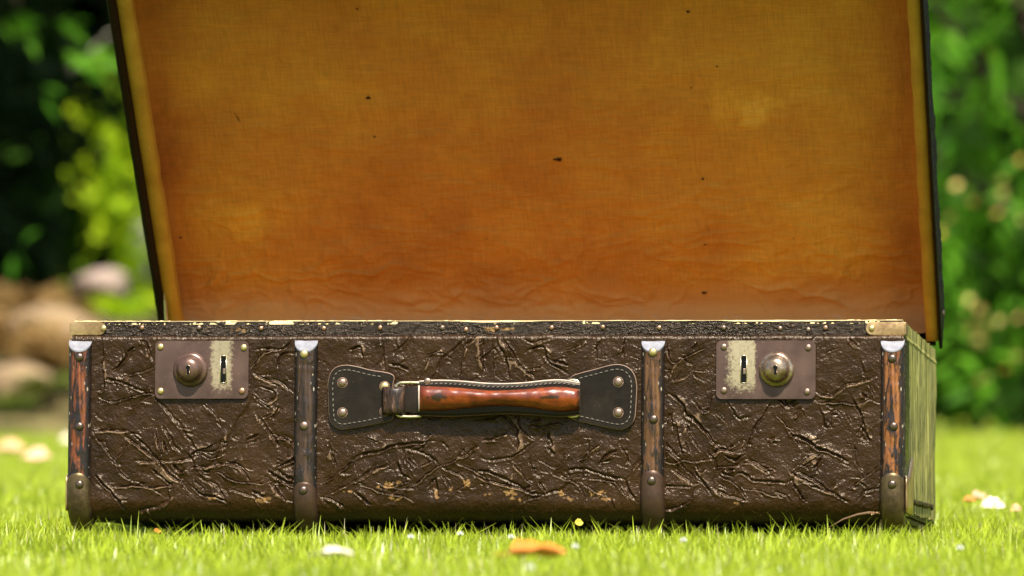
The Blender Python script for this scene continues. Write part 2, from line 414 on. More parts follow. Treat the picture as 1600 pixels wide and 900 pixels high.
# ------------------------------------------------------------------ pressed crease pattern of the leather
LP = """164,591 184,595 202,601 225,611|158,624 172,627 193,623 211,618 229,613 240,616|240,616 254,634 268,650 282,664 289,676
177,580 193,561 202,550 211,543|188,591 204,586 220,580 240,573|216,531 227,536 231,548 240,563|160,538 161,564 160,582 161,605
202,641 215,632 225,623 238,617|151,673 172,672 202,673|394,547 414,543 442,545 456,529|394,575 407,554 421,547|396,582 414,593 435,594 458,611
407,605 423,609 431,619 416,630 398,616|437,634 432,643 423,652|396,621 382,643 368,662 362,675 353,694 350,713|398,621 410,630 421,637
320,630 332,646 344,659|400,648 416,668 427,685 434,697|433,573 440,557 452,549|145,674 161,696 179,720 188,738 209,756
197,680 211,694 232,708 247,720 264,742 286,759|206,676 225,694 241,710 250,719|240,660 245,687 254,712|254,664 264,683 280,706|277,662 288,676 300,692 311,703
177,760 199,760 220,759 243,761 268,761|211,806 225,797 247,792 263,783 272,763|149,744 163,760 179,774 197,799|181,717 200,696|211,720 232,722 254,720 275,720 298,717
236,733 254,749 268,758|264,729 273,742 289,760 298,772|271,726 280,738 289,731|300,710 318,703 336,706 346,688 352,694|336,694 311,703 298,712
337,728 353,724 371,731 382,740 387,749|353,719 371,726 384,735|328,745 341,738 360,749 378,752 400,754 411,756 424,751|346,763 364,767 382,772 400,777
421,736 435,749 458,756|423,754 432,767 440,779|311,745 327,752 341,763 352,781|300,760 316,774 336,777 353,783|312,729 313,738 328,744|300,731 312,729 336,726
385,696 389,687 403,678|424,681 442,685 458,697|430,728 453,712|459,612 471,618 484,618 505,605 530,595 557,586|463,630 491,628 523,630 543,625
466,636 470,657 477,668|482,666 484,650 491,641 500,650|505,644 514,662|516,621 527,644 537,673|530,612 537,621|543,600 550,620|530,566 534,584|512,531 527,543
427,685 448,688 461,701 473,704 491,712 512,720|473,708 454,720 432,733|471,717 454,731|431,756 441,754 459,761 480,768 495,776 516,786|425,740 439,751|431,735 450,747 455,747 473,763 495,773
502,772 519,758 541,742 557,728|523,781 537,768 559,763|425,760 436,774 445,783|395,767 416,777|519,697 523,719 534,736|530,667 544,687|255,690 262,706|290,705 300,722 306,738|318,712 330,718 345,712|306,752 318,764|322,736 330,732"""
RP = """1042,534 1047,556 1057,565 1072,559 1086,552 1102,545|1057,566 1047,580 1044,591|1047,600 1065,589 1079,582 1090,572|1083,586 1100,595|1047,616 1063,628 1076,650 1090,660 1102,676
1084,630 1099,644 1109,637 1112,618|1118,644 1132,659|1049,644 1052,671|1074,664 1077,676|1090,536 1082,545"""
MP = """548,548 562,542 566,556|596,530 598,550 600,576|584,544 594,538|614,554 620,544 636,534 660,506|606,512 622,504|654,590 668,566 670,554 688,548|676,590 690,564 710,546 724,532 740,518
718,592 722,560 732,536 746,520|748,530 750,556 758,578|610,568 638,578|752,530 754,556 756,580|770,528 771,558 773,584|776,526 788,558 796,588|784,524 800,552 816,574 836,590|788,560 804,560
822,550 836,542 850,546 856,562 872,574 888,584|824,578 842,576 856,566|880,548 908,538|864,562 888,570|976,530 974,556|940,530 926,550|818,530 840,534 864,526
514,694 518,714 525,732|502,756 520,746 538,730 550,723 554,734|552,718 568,710 590,704 608,698 628,694 650,691 680,690|516,770 540,758 564,746 588,734 610,723|588,754 604,760 624,758 638,752
618,720 624,738 632,748|628,702 638,724 644,736|628,770 648,756 670,738 688,725 710,720 720,700|636,700 660,708 684,722|692,728 710,738 726,750|564,758 584,764 608,772 628,776 644,786
556,770 568,780 582,788|502,776 524,784 540,794|664,688 674,680|648,704 672,692|712,716 732,708 748,698|720,726 740,736 758,746|680,748 682,776|692,744 702,762|696,780 716,764 736,752
740,654 770,654 784,650 800,662 810,674 810,692 804,706|756,690 776,684 792,678|812,650 816,670 836,688|752,714 776,720 800,714 820,702 836,690|828,662 844,653|828,668 852,662 876,660
856,674 862,696|830,712 830,728 840,744|840,718 868,730 884,718|740,736 764,738 788,748 810,758 826,768 848,772|744,746 770,754 800,760 824,767|802,726 816,742 830,756
880,736 912,734 940,742 976,750|896,748 920,740|904,720 920,708 940,694|938,726 950,710 962,704|970,698 980,714 978,724|864,740 880,748 900,756 910,772 920,796|848,772 868,768 890,756|844,756 852,768
920,750 960,754 976,774|1000,716 988,734 980,752 988,776 998,786|820,784 844,776|906,754 932,768 958,784|566,742 580,734|640,716 650,730|660,730 672,720|856,700 868,712|700,700 690,690|590,690 575,684"""
def parse(s):
    return [np.array([[float(v) for v in p.split(',')] for p in l.split()]) for l in s.replace('\n', '|').split('|')]
lines = []
for l in parse(LP):
    if l[:, 0].min() < 462: lines.append((l, 140, 470))
    q = l.copy(); q[:, 0] += 815
    lines.append((q, 1120 if l[:, 1].min() < 650 else 1040, 1385))
lines += [(l, 1036, 1200) for l in parse(RP)] + [(l, 490, 1012) for l in parse(MP)]
rr = np.random.default_rng(21)
n_main = len(lines)
for (l, a0, a1) in list(lines):
    for q_ in range(2):
        L_ = np.linalg.norm(l[-1] - l[0])
        if L_ < 22: continue
        i_ = rr.integers(0, len(l) - 1); b0 = l[i_] + (l[i_ + 1] - l[i_]) * rr.random(); d0 = l[i_ + 1] - l[i_]
        an = math.atan2(d0[1], d0[0]) + rr.choice([-1, 1]) * rr.uniform(.5, 1.1); m_ = rr.uniform(7, 20)
        e1 = b0 + m_ * .5 * np.array([math.cos(an), math.sin(an)]); an += rr.normal(0, .4); e2 = e1 + m_ * .5 * np.array([math.cos(an), math.sin(an)])
        lines.append((np.array([b0, e1, e2]), a0, a1))
for k in range(420):                                       # short stray wrinkles
    x, y = rr.uniform(115, 1405), rr.uniform(532, 812); a = rr.normal(.5, .9); L = rr.uniform(8, 26)
    b = a + rr.normal(0, .5)
    lines.append((np.array([[x, y], [x + L / 2 * math.cos(a), y + L / 2 * math.sin(a)], [x + L / 2 * (math.cos(a) + math.cos(b)), y + L / 2 * (math.sin(a) + math.sin(b))]]), -1, 9999))
FLK = [(605, 759, 17, 3.5), (622, 754, 12, 3), (732, 755, 7, 5), (682, 771, 4, 8), (703, 764, 4, 6), (798, 770, 9, 5), (764, 772, 5, 3), (878, 771, 6, 4), (893, 779, 10, 3.5), (936, 772, 13, 5),
       (856, 782, 5, 3), (617, 779, 9, 3), (408, 781, 15, 5), (545, 768, 7, 2), (806, 780, 8, 3), (376, 515, 13, 3.5), (766, 514, 9, 4), (792, 514, 7, 3.5), (948, 780, 9, 3), (640, 748, 5, 2), (330, 779, 6, 2), (1150, 786, 5, 2)]
def crease_field(px, py, amp=1.0):
    """relief of the leather in metres, in front-face measuring coordinates"""
    shp = px.shape
    wx = px + 2.2 * fbm(px, py, 17, 3, 1); wy = py + 2.2 * fbm(px, py, 17, 3, 4)
    H = np.zeros(shp); pad = 22
    for li, (l, a0, a1) in enumerate(lines):
        minor = a0 < 0
        p = smooth_open(l, 4)
        m = (wx > p[:, 0].min() - pad) & (wx < p[:, 0].max() + pad) & (wy > p[:, 1].min() - pad) & (wy < p[:, 1].max() + pad) & (px > a0) & (px < a1)
        if not m.any(): continue
        qx, qy = wx[m], wy[m]; best = np.full(qx.shape, 1e9); bt = np.zeros(qx.shape); bs = np.zeros(qx.shape); sd_ = np.zeros(qx.shape)
        n = len(p) - 1
        for i in range(n):
            ax, ay = p[i]; dx, dy = p[i + 1] - p[i]; L2 = dx * dx + dy * dy + 1e-9
            t = np.clip(((qx - ax) * dx + (qy - ay) * dy) / L2, 0, 1)
            ex, ey = qx - ax - t * dx, qy - ay - t * dy
            d2 = ex * ex + ey * ey
            u = d2 < best; best = np.where(u, d2, best); bt = np.where(u, (i + t) / n, bt)
            L = math.sqrt(L2); bs = np.where(u, (-dy * ex + dx * ey) / L, bs); sd_ = np.where(u, ey * .8 + ex * .6, sd_)
        d = np.sqrt(best); tp = np.clip(np.minimum(bt, 1 - bt) * 5 + .25, 0, 1)
        w = (1.0 if minor else 1.25) * (1 + .35 * math.sin(li * 2.1)); a = (.20 if minor else (1.1 if li < n_main else .5)) * (1 + .3 * math.sin(li * 1.3))
        sgn = 1 if (li * 7) % 3 else -1
        prof = -np.exp(-(d / (1.15 * w)) ** 1.5) + (.34 + .26 * np.tanh(sd_ / 1.5)) * np.exp(-((d - 2.1 * w) / (1.3 * w)) ** 2) + .42 * sgn * np.tanh(bs / (1.2 * w)) * np.exp(-(d / (7.5 * w)) ** 2)
        H[m] += a * tp * prof * (1 + .5 * vnoise(qx, qy, 7, 2))
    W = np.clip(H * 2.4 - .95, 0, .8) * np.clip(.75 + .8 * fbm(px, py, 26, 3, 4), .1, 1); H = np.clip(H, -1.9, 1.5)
    soft = .55 * fbm(px, py, 60, 2, 2) + .28 * fbm(px * .8 + py * .5, py, 16, 3, 5)
    rid = 1 - np.abs(fbm(px + 4 * vnoise(px, py, 30, 3), py, 11, 3, 3)); rid = -np.clip(rid - .84, 0, 1) * 2.4
    msk = np.clip(fbm(px, py, 55, 2, 6) + .25, 0, 1)
    fine = .09 * fbm(px, py, 8.5, 2, 6) + .09 * vnoise(px, py, 3.4, 1) + .05 * vnoise(px, py, 1.9, 2)
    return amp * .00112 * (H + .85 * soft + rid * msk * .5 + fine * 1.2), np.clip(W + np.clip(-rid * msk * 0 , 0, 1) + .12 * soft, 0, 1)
def flake_field(px, py):
    f = np.zeros(px.shape)
    for (cx, cy, a, b) in FLK:
        m = (np.abs(px - cx) < 3 * a) & (np.abs(py - cy) < 3 * b + 3)
        if m.any():
            d = np.sqrt(((px[m] - cx) / a) ** 2 + ((py[m] - cy) / b) ** 2) + .9 * fbm(px[m], py[m], 5, 3, 2) + .25
            f[m] = np.maximum(f[m], np.clip((1.0 - d) * 5, 0, 1))
    return f
def sheet(name, prof, xs, mat, parent, amp=1.0, dip=None, crinkle=0.0):
    """relief sheet: profile points (y,z) swept along x; relief pushes along the outward normal"""
    prof = np.array(prof); t = np.gradient(prof, axis=0); t /= np.linalg.norm(t, axis=1)[:, None]
    nrm = np.stack([t[:, 1], -t[:, 0]], 1)                  # profile runs top->bottom: outward is -y
    nrm = np.where(nrm[:, :1] > 0, nrm, nrm)
    P = np.zeros((len(prof), len(xs), 3)); P[..., 0] = xs[None, :]; P[..., 1] = prof[:, :1]; P[..., 2] = prof[:, 1:]
    px, py = to_px(P); h, wr_ = crease_field(px, py, amp)
    if crinkle:
        a_ = 1 - np.abs(fbm(px + 6 * vnoise(px, py, 20, 1), py * 1.3, 13, 3, 2)); b_ = 1 - np.abs(fbm(px * .8, py + px * .4, 6, 2, 5))
        c_ = np.clip(a_ - .55, 0, 1) * 1.6 + np.clip(b_ - .6, 0, 1) * .9
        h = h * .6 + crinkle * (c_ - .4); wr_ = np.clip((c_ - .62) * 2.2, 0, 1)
    if dip is not None: P[..., 2] += dip(P, xs)
    P[..., 1] += nrm[:, :1] * h; P[..., 2] += nrm[:, 1:] * h
    me = grid_mesh(name, P, flip=True); fattr(me, 'flake', flake_field(px, py)); fattr(me, 'paler', wr_)
    return link(name, me, mat, parent)
xs = np.linspace(-.3485, .3485, 1700)
ZB = .1585
prof = [(.0052, ZB + .0002), (.0040, ZB + .0002), (.0026, ZB - .0001), (.0014, ZB - .0007), (.0005, ZB - .0016), (.00005, ZB - .0028)]
prof += [(0, z) for z in np.linspace(ZB - .0036, .023, 325)]
rad = .019
prof += [(rad - rad * math.cos(a), .023 - rad * math.sin(a)) for a in np.linspace(0, R(88), 50)[1:]]
prof += [(y, .004) for y in np.linspace(.021, .06, 8)]
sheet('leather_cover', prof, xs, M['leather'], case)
# crackled rim above the bevel, its worn upper edge dipping to bare board
def rim_dip(P, xs):
    k = np.clip((P[..., 2] - (ZB - .001)) / (HGT - ZB + .001), 0, 1) ** 2
    px = (xs + HW) / .7 * 1305 + 108
    d = .0006 + .0005 * fbm(px, px * 0, 40, 4, 1) + .0017 * np.exp(-((px - 770) / 70.) ** 2) + .0010 * np.exp(-((px - 1200) / 130.) ** 2) + .0004 * np.exp(-((px - 330) / 60.) ** 2)
    return -k * np.clip(d - .0010, 0, .004)[None, :]
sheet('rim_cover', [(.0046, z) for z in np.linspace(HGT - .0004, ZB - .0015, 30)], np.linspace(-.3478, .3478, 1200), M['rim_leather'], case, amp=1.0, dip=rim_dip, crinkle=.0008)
link('rim_board', box_mesh('rim_board', (-.3478, .0062, .02), (.3478, .0105, HGT - .0002), .0006), M['cream'], case, False)
# ragged cream canvas along the top edge
nE = 700; ex = np.linspace(-.3475, .3475, nE); epx = (ex + HW) / .7 * 1305 + 108
eh = .0001 + .00025 * np.clip(fbm(epx, epx * 0 + 5, 24, 4, 3), 0, 2) + .0004 * (fbm(epx, epx * 0, 120, 2, 5) > .15) * np.clip(fbm(epx, epx * 0, 5, 2, 6) + .6, 0, 1)
V = np.zeros((4, nE, 3)); V[..., 0] = ex
V[0, :, 1] = .0049; V[1, :, 1] = .0052; V[2, :, 1] = .0085; V[3, :, 1] = .009
V[0, :, 2] = HGT - .003; V[1, :, 2] = HGT - .0002 + eh; V[2, :, 2] = HGT - .0002 + eh * .8; V[3, :, 2] = HGT - .003
link('rim_canvas_edge', grid_mesh('rim_canvas_edge', V), M['cream'], case)
fr = MB()
for k in range(60):                                        # loose fibres
    x = random.uniform(-.34, .2) if k < 30 else random.choice([-.33, -.11, -.06, .21, .3]) + random.gauss(0, .012)
    L = random.uniform(.002, .006); a = random.uniform(.3, 2.8)
    p0 = Vector((x, .006, HGT)); p1 = p0 + Vector((math.cos(a) * L * .6, -.001, L * .5)); p2 = p1 + Vector((math.cos(a) * L * .9, -.0006, random.uniform(-.001, .002)))
    fr.add(*tube([p0, p1, p2], .00012, 3))
o = link('loose_fibres', fr.mesh('loose_fibres'), M['thread'], case); o['kind'] = 'stuff'

# ------------------------------------------------------------------ sides, back, bottom, inside
def side_sheet(sx):
    ny, nz = 150, 240
    y = np.linspace(.006, DEP, ny); z = np.linspace(HGT - .0005, .006, nz)
    Yg, Zg = np.meshgrid(y, z)
    u, v = Yg * 1865, Zg * 1865
    h = .0011 * fbm(u + 3 * vnoise(u, v, 40, 2), v * .09, 9, 4, 1) + .0006 * fbm(u, v * .25, 30, 3, 3)
    h += np.where(Zg > ZB, -.0004, 0) + .0008 * np.exp(-((Zg - ZB) / .0012) ** 2)
    h -= .0015 * (np.clip(.012 - (Yg - .006), 0, 1) / .012) * 0
    bot = .0135 + .004 * (Yg / DEP) + .0015 * fbm(u, u * 0, 14, 3, 2)
    Zg = np.where(Zg < bot, bot, Zg)
    P = np.stack([sx * (HW - .0028 + h), Yg, Zg], -1)
    return link('side_panel', grid_mesh('side_panel', P, flip=sx < 0), M['side'], case)
sp = side_sheet(1); sp['label'] = 'weathered olive side board with vertical cracks'
side_sheet(-1)
link('back_panel', box_mesh('back_panel', (-HW + .003, DEP - .004, .006), (HW - .003, DEP, HGT - .002), .001), M['lid_leather'], case, False)
link('bottom_panel', box_mesh('bottom_panel', (-HW + .004, .034, .0065), (HW - .004, DEP - .0045, .0105), .0005), M['lid_leather'], case, False)
def open_box(name, x0, x1, y0, y1, z0, z1, mat, parent):
    V = [(x0, y0, z0), (x1, y0, z0), (x1, y1, z0), (x0, y1, z0), (x0, y0, z1), (x1, y0, z1), (x1, y1, z1), (x0, y1, z1)]
    F = [(0, 3, 2, 1)[::-1], (0, 1, 5, 4)[::-1], (1, 2, 6, 5)[::-1], (2, 3, 7, 6)[::-1], (3, 0, 4, 7)[::-1]]
    me = py_mesh(name, V, F); fattr(me, 'age', np.full(8, .1))
    return link(name, me, mat, parent, False)
open_box('lining', -HW + .007, HW - .007, .011, DEP - .006, .012, HGT - .004, M['cloth'], case)
for sx in (-1, 1):
    link('side_board', box_mesh('side_board', (sx * (HW - .0065) - .0003 if sx > 0 else -(HW - .0035), .0108, .012), (HW - .0035 if sx > 0 else -(HW - .0065) + .0003, DEP - .005, HGT - .001), .0004), M['lid_leather'], case, False)
# torn ragged edge at the foot of the right side
mb = MB(); n = 34
for i in range(n):
    y0 = .09 + (DEP - .14) * i / n; y1 = y0 + (DEP - .14) / n * .8; b = .0245 + .006 * (y0 / DEP)
    dz = random.uniform(.002, .0045); t = random.uniform(.0004, .0012)
    x = HW - .0012
    V = [(x - .002, y0, b + .001), (x + t, y0, b + .0006), (x + t, y1, b + .0006), (x - .002, y1, b + .001), (x - .001, y0 + .001, b - dz), (x + t * .6, y0 + .001, b - dz), (x + t * .6, y1 - .002, b - dz * .8), (x - .001, y1 - .002, b - dz * .8)]
    mb.add(V, [(0, 1, 2, 3), (4, 7, 6, 5), (0, 4, 5, 1), (1, 5, 6, 2), (2, 6, 7, 3), (3, 7, 4, 0)])
link('torn_edge', mb.mesh('torn_edge'), M['worn_strap'], case)

# ------------------------------------------------------------------ rivets
def dome(r, h, n=16):
    return [(r, 0), (r * 1.0, h * .25), (r * .92, h * .52), (r * .74, h * .77), (r * .45, h * .94), (r * .15, h), (1e-7, h)]
DOME = {k: lathe_mesh('rivet', dome(1, .7)) for k in ('bronze', 'dark_nail', 'brass', 'copper')}
for k, me in DOME.items():
    me.materials.append(M[k]); me.polygons.foreach_set('use_smooth', np.ones(len(me.polygons), bool))
def rivet(name, loc, r, mat, parent, sq=1.0):
    o = bpy.data.objects.new(name, DOME[mat]); C.objects.link(o); o.parent = parent
    o.location = loc; o.scale = (r, r * sq, r); o.rotation_euler = (0, random.uniform(0, 6), 0); return o
for px, py in [(222, 512), (311, 512), (408, 513), (506, 513), (594, 512), (691, 512), (728, 515), (776, 512), (862, 512), (942, 511), (1030, 512), (1131, 512), (1219, 513), (1263, 515), (1290, 512)]:
    rivet('tack', fb(px, py, .0040), .0019, 'copper' if px % 2 == 0 else 'bronze', case, .8)

# ------------------------------------------------------------------ battens
def batten(pxc, nails, cap_py, matw, capmat, top_py=532, w_px=36, proud=.0085, lab=None, nail_y=-.0085):
    xc, zt = fp(pxc, top_py, 0); hw = w_px * .5365e-3 / 2
    root = empty('batten', (xc, 0, 0), parent=case)
    na = 22; A = np.linspace(0, math.pi, na)
    cx = -np.cos(A) * hw; cyo = np.sin(A) ** .8 * proud
    slope = .0092
    st = list(np.linspace(zt, .025, 60))
    rows = []; edges = []
    for i, z in enumerate(st):
        zz = np.full(na, z) - np.clip(cyo / proud, 0, 1) * slope * max(0, 1 - (zt - z) / .02)
        wob = .00025 * fbm(np.full(na, z * 2400.), cx * 900, 9, 3, int(pxc) % 5)
        rows.append(np.stack([cx, .0006 - cyo - wob, zz], -1))
    for a in np.linspace(0, R(80), 10)[1:]:                # follows the rounded foot of the case
        rr_ = .021
        yc, zc = rr_ - (rr_) * math.cos(a), .025 - rr_ * math.sin(a)
        rows.append(np.stack([cx, yc - cyo * math.cos(a) + .0006, zc - cyo * math.sin(a)], -1))
    P = np.array(rows); me = grid_mesh('wood_strip', P)
    fattr(me, 'edge', np.broadcast_to(np.abs(np.cos(A)), P.shape[:2]))
    link('wood_strip', me, M[matw], root)
    # chamfered D-shaped end
    V = [(-hw, .0006, zt), (hw, .0006, zt)]
    ring = [(cx[i] * 1.01, .0004 - cyo[i] * 1.01, zt + .0003 - (cyo[i] / proud) * slope) for i in range(na)]
    V = ring + [(0, .0006, zt + .0003)]
    F = [(i, i + 1, na) for i in range(na - 1)]
    low = [(v[0], v[1], v[2] - .0012) for v in V]; k = len(V)
    F += [(i + k, na + k, i + 1 + k) for i in range(na - 1)] + [(i, i + k, i + 1 + k, i + 1) for i in range(na - 1)]
    link('end_plate', py_mesh('end_plate', V + low, F), M['steel'], root, False)
    # metal shoe with arched top
    zc_top = fp(pxc, cap_py, -.009)[1]; hw2, pr2 = hw * 1.04, proud + .0011
    cx2 = -np.cos(A) * hw2; cy2 = np.sin(A) ** .75 * pr2; rows = []
    arch = zc_top - .0065 * (np.abs(np.cos(A)) ** 2.6)
    for i in range(14):
        f = i / 13; zz = arch * (1 - f) + .025 * f
        off = -.0009 if i == 0 else 0
        rows.append(np.stack([cx2, .0004 - cy2 - off * np.sin(A), zz], -1))
    for a in np.linspace(0, R(84), 9)[1:]:
        rows.append(np.stack([cx2, .021 - .021 * math.cos(a) - cy2 * math.cos(a) + .0004, .025 - .021 * math.sin(a) - cy2 * math.sin(a)], -1))
    link('metal_shoe', grid_mesh('metal_shoe', np.array(rows)), M[capmat], root)
    for (nx, ny, mt) in nails:
        q = fb(nx, ny, -.0085); on_shoe = ny > cap_py
        dx = q.x - xc; yy = .0006 - (max(0, 1 - (dx / hw) ** 2)) ** .4 * (pr2 if on_shoe else proud)
        rivet('nail', (dx, yy + .0004, q.z), .0036, mt, root, .95)
    if lab: root['label'] = lab
    return root
batten(126, [(124, 558, 'dark_nail'), (124, 666, 'dark_nail'), (124, 757, 'dark_nail')], 739, 'wood_red', 'cap', lab='reddish worn corner batten with brass shoe')
batten(479, [(475, 553, 'brass'), (475, 665, 'bronze'), (474, 766, 'dark_nail')], 753, 'wood_dark', 'brown_cap', lab='dark brown batten beside the handle')
batten(1021, [(1020, 550, 'brass'), (1021, 655, 'dark_nail'), (1018, 751, 'dark_nail')], 735, 'wood_brown', 'brown_cap', lab='mid brown batten between handle and bare lock plate')
batten(1395, [(1394, 560, 'dark_nail'), (1396, 666, 'dark_nail'), (1394, 757, 'dark_nail')], 739, 'wood_orange', 'cap', lab='orange brown corner batten next to the olive side')

# dark corner posts behind the outer battens, and the shoe's flange on the right side
for sx in (-1, 1):
    link('corner_post', box_mesh('corner_post', (sx * HW - (.004 if sx > 0 else .0003), .0008, .01), (sx * HW + (.0003 if sx > 0 else .004), .045, ZB - .003), .0012), M['rim_leather'], case, False)
    n = 14; Y = np.linspace(-.002, .075, n)
    tt_ = np.clip((Y - .01) / .062, 0, 1); top = .0415 - .002 * np.sin((Y + .002) / .077 * math.pi) + .018 * tt_ * tt_ * (3 - 2 * tt_)
    P = np.zeros((6, n, 3))
    for i in range(6): P[i, :, 0] = sx * (HW + .0008); P[i, :, 1] = Y; P[i, :, 2] = top * (1 - i / 5) + .012 * i / 5
    me = grid_mesh('shoe_flange', P, flip=sx < 0); o = link('shoe_flange', me, M['bracket'], case)
    md = o.modifiers.new('solid', 'SOLIDIFY'); md.thickness = .0012; md.offset = -1
    b = MB(); b.add(*tube([(sx * (HW + .0010), y, z) for y, z in zip(Y, top)], .0007, 5))
    link('shoe_flange_edge', b.mesh('shoe_flange_edge'), M['ring'], case)

# ------------------------------------------------------------------ corner brackets of the rim
for (pa, pb, sx) in ((111, 165, -1), (1353, 1413, 1)):
    xa, za = fp(pa, 503, .003); xb, zb = fp(pb, 523, .003)
    hz = (za - zb) / 2; zc = (za + zb) / 2; pts = []
    if sx > 0:
        pts += [(xa + hz - hz * math.cos(a), zc + hz * math.sin(a)) for a in np.linspace(-math.pi / 2, math.pi / 2, 12)] + [(xb, za), (xb, zb)]
    else:
        pts += [(xb - hz + hz * math.cos(a), zc + hz * math.sin(a)) for a in np.linspace(math.pi / 2, -math.pi / 2, 12)] + [(xa, zb), (xa, za)]
    br = link('corner_bracket', extrude_outline('corner_bracket', pts, .0044, .0030, .0005, 2), M['bracket'], case)
    rv = fb(162 if sx < 0 else 1362, 513, .003)
    rivet('rivet', (rv.x, .0031, rv.z), .0026, 'brass', br)
    xw = (xb if sx > 0 else xa)
    link('bracket_wing', box_mesh('bracket_wing', (min(xw, xw + sx * .0012), .0032, zb + .0003), (max(xw, xw + sx * .0012), .035, za - .0003), .0004), M['bracket'], br, False)

# ------------------------------------------------------------------ locks
def lock(cx, cy, wpx, hpx, rivs, slot, knob, mat, kmat, lab):
    root = empty('lock', fb(cx, cy, 0), parent=case); root['label'] = lab
    k = .5365e-3; a, b, r = wpx * k / 2, hpx * k / 2, .0046
    pts = []
    for qx, qz, s in ((a - r, b - r, 0), (-a + r, b - r, 1), (-a + r, -b + r, 2), (a - r, -b + r, 3)):
        pts += [(qx + r * math.cos(g), qz + r * math.sin(g)) for g in np.linspace(s * math.pi / 2, (s + 1) * math.pi / 2, 7)]
    link('lock_plate', extrude_outline('lock_plate', pts, .0010, -.0030, .0022, 4), M[mat], root)
    ox, oz = root.location.x, root.location.z
    for px, py, mt in rivs:
        q = fb(px, py, -.003); rivet('rivet', (q.x - ox, -.0029, q.z - oz), .0028, mt, root, .85)
    q = fb(*knob, -.006); kx, kz = q.x - ox, q.z - oz
    pr = [(.0146, 0), (.0146, .0016), (.0140, .0032), (.0126, .0042), (.0114, .0046), (.0108, .0062), (.0100, .0088), (.0088, .0106), (.0066, .0120), (.0042, .0126), (.0020, .0127), (1e-7, .0127)]
    kn = link('knob', lathe_mesh('knob', pr, 40), M[kmat], root); kn.location = (kx, -.0029, kz)
    hp = [(.0021 * math.cos(g), .0008 + .0021 * math.sin(g)) for g in np.linspace(R(-60), R(240), 14)] + [(-.0015, -.0052), (.0015, -.0052)]
    kh = link('keyhole', extrude_outline('keyhole', hp, -.0090, -.01285, 0), M['black'], kn, False)
    rp = MB(); rp.add(*tube([(p[0], -.0127, p[1]) for p in hp] + [(hp[0][0], -.0127, hp[0][1])], .00035, 5)); link('keyhole_lip', rp.mesh('keyhole_lip'), M['knob_worn'], kn)
    q = fb(*slot, -.003); sx_, sz_ = q.x - ox, q.z - oz
    h2, w2 = 21 * k, 4.6 * k
    so = link('slot', box_mesh('slot', (sx_ - w2, -.00305, sz_ - h2), (sx_ + w2, -.0008, sz_ + h2), .0002), M['black'], root, False)
    fm = MB()
    loop = [(sx_ - w2, -.0031, sz_ - h2), (sx_ + w2, -.0031, sz_ - h2), (sx_ + w2, -.0031, sz_ + h2), (sx_ - w2, -.0031, sz_ + h2)]
    for i in range(4): fm.add(*tube([loop[i], loop[(i + 1) % 4]], .00042, 6))
    link('slot_lip', fm.mesh('slot_lip'), M['ring'], so)
    link('latch_bolt', box_mesh('latch_bolt', (sx_ - w2 * .2, -.0034, sz_ - h2 * .35), (sx_ + w2 * .7, -.0012, sz_ + .05 * h2), .0003), M['bronze'], so, False)
lock(316, 578, 147, 90, [(251, 542, 'brass'), (381, 543, 'brass'), (251, 611, 'brass'), (378, 611, 'copper')], (349, 577), (297, 577), 'plate_l', 'knob', 'brown lock plate with keyhole knob left of its slot')
lock(1197, 578, 153, 90, [(1131, 542, 'bronze'), (1263, 543, 'bronze'), (1131, 610, 'bronze'), (1261, 612, 'bronze')], (1162, 577), (1213, 577), 'plate_r', 'knob_worn', 'lock plate rubbed to bare metal around its slot')

# ------------------------------------------------------------------ handle
YM = -.004
def mount(outl, rivs, side, lab):
    pts = smooth_closed(outl, 5); xz = [fp(a, b, YM) for a, b in pts]
    root = link('handle_mount', extrude_outline('handle_mount', xz, -.0003, YM, .0011, 3), M['black_leather'], case)
    root['label'] = lab
    # raw light edge running round the layers
    b = MB(); b.add(*tube([(x, YM + .0013, z) for x, z in xz] + [(xz[0][0], YM + .0013, xz[0][1])], .0007, 6))
    link('raw_edge', b.mesh('raw_edge'), M['edge_leather'], root)
    for px, py, mt in rivs:
        q = fb(px, py, YM); rivet('rivet', (q.x, YM + .0002, q.z), .0037, mt, root, .8)
        wsh = MB(); wsh.add(*tube([(q.x + .0041 * math.cos(g), YM - .0001, q.z + .0041 * math.sin(g)) for g in np.linspace(0, 2 * math.pi, 17)], .0004, 4)); link('rivet_washer', wsh.mesh('rivet_washer'), M['edge_leather'], root)
    # stitches
    P = np.array(xz); c = P.mean(0); dn = np.roll(P, -1, 0) - np.roll(P, 1, 0); nn = np.stack([-dn[:, 1], dn[:, 0]], 1); nn /= np.linalg.norm(nn, axis=1)[:, None]
    if ((c - P) * nn).sum() < 0: nn = -nn
    Q = P + nn * .0038
    seg = np.linalg.norm(np.roll(Q, -1, 0) - Q, axis=1); cum = np.r_[0, np.cumsum(seg)]; Qc = np.vstack([Q, Q[:1]])
    mb = MB(); s = 0.0
    while s < cum[-1] - .003:
        p = [np.array([np.interp(s + f * .0031, cum, Qc[:, 0]), np.interp(s + f * .0031, cum, Qc[:, 1])]) for f in (0, .5, 1)]
        s += .0043 + random.uniform(-.0003, .0005)
        mx = np.mean([q[0] for q in p]); inner = (mx > fp(596, 600)[0]) if side < 0 else (mx < fp(903, 600)[0])
        if inner: continue
        mb.add(*tube([(p[0][0], YM + .0003, p[0][1]), (p[1][0], YM - .0006, p[1][1]), (p[2][0], YM + .0003, p[2][1])], .00045, 5))
    o = link('stitching', mb.mesh('stitching'), M['thread'], root); o['kind'] = 'stuff'
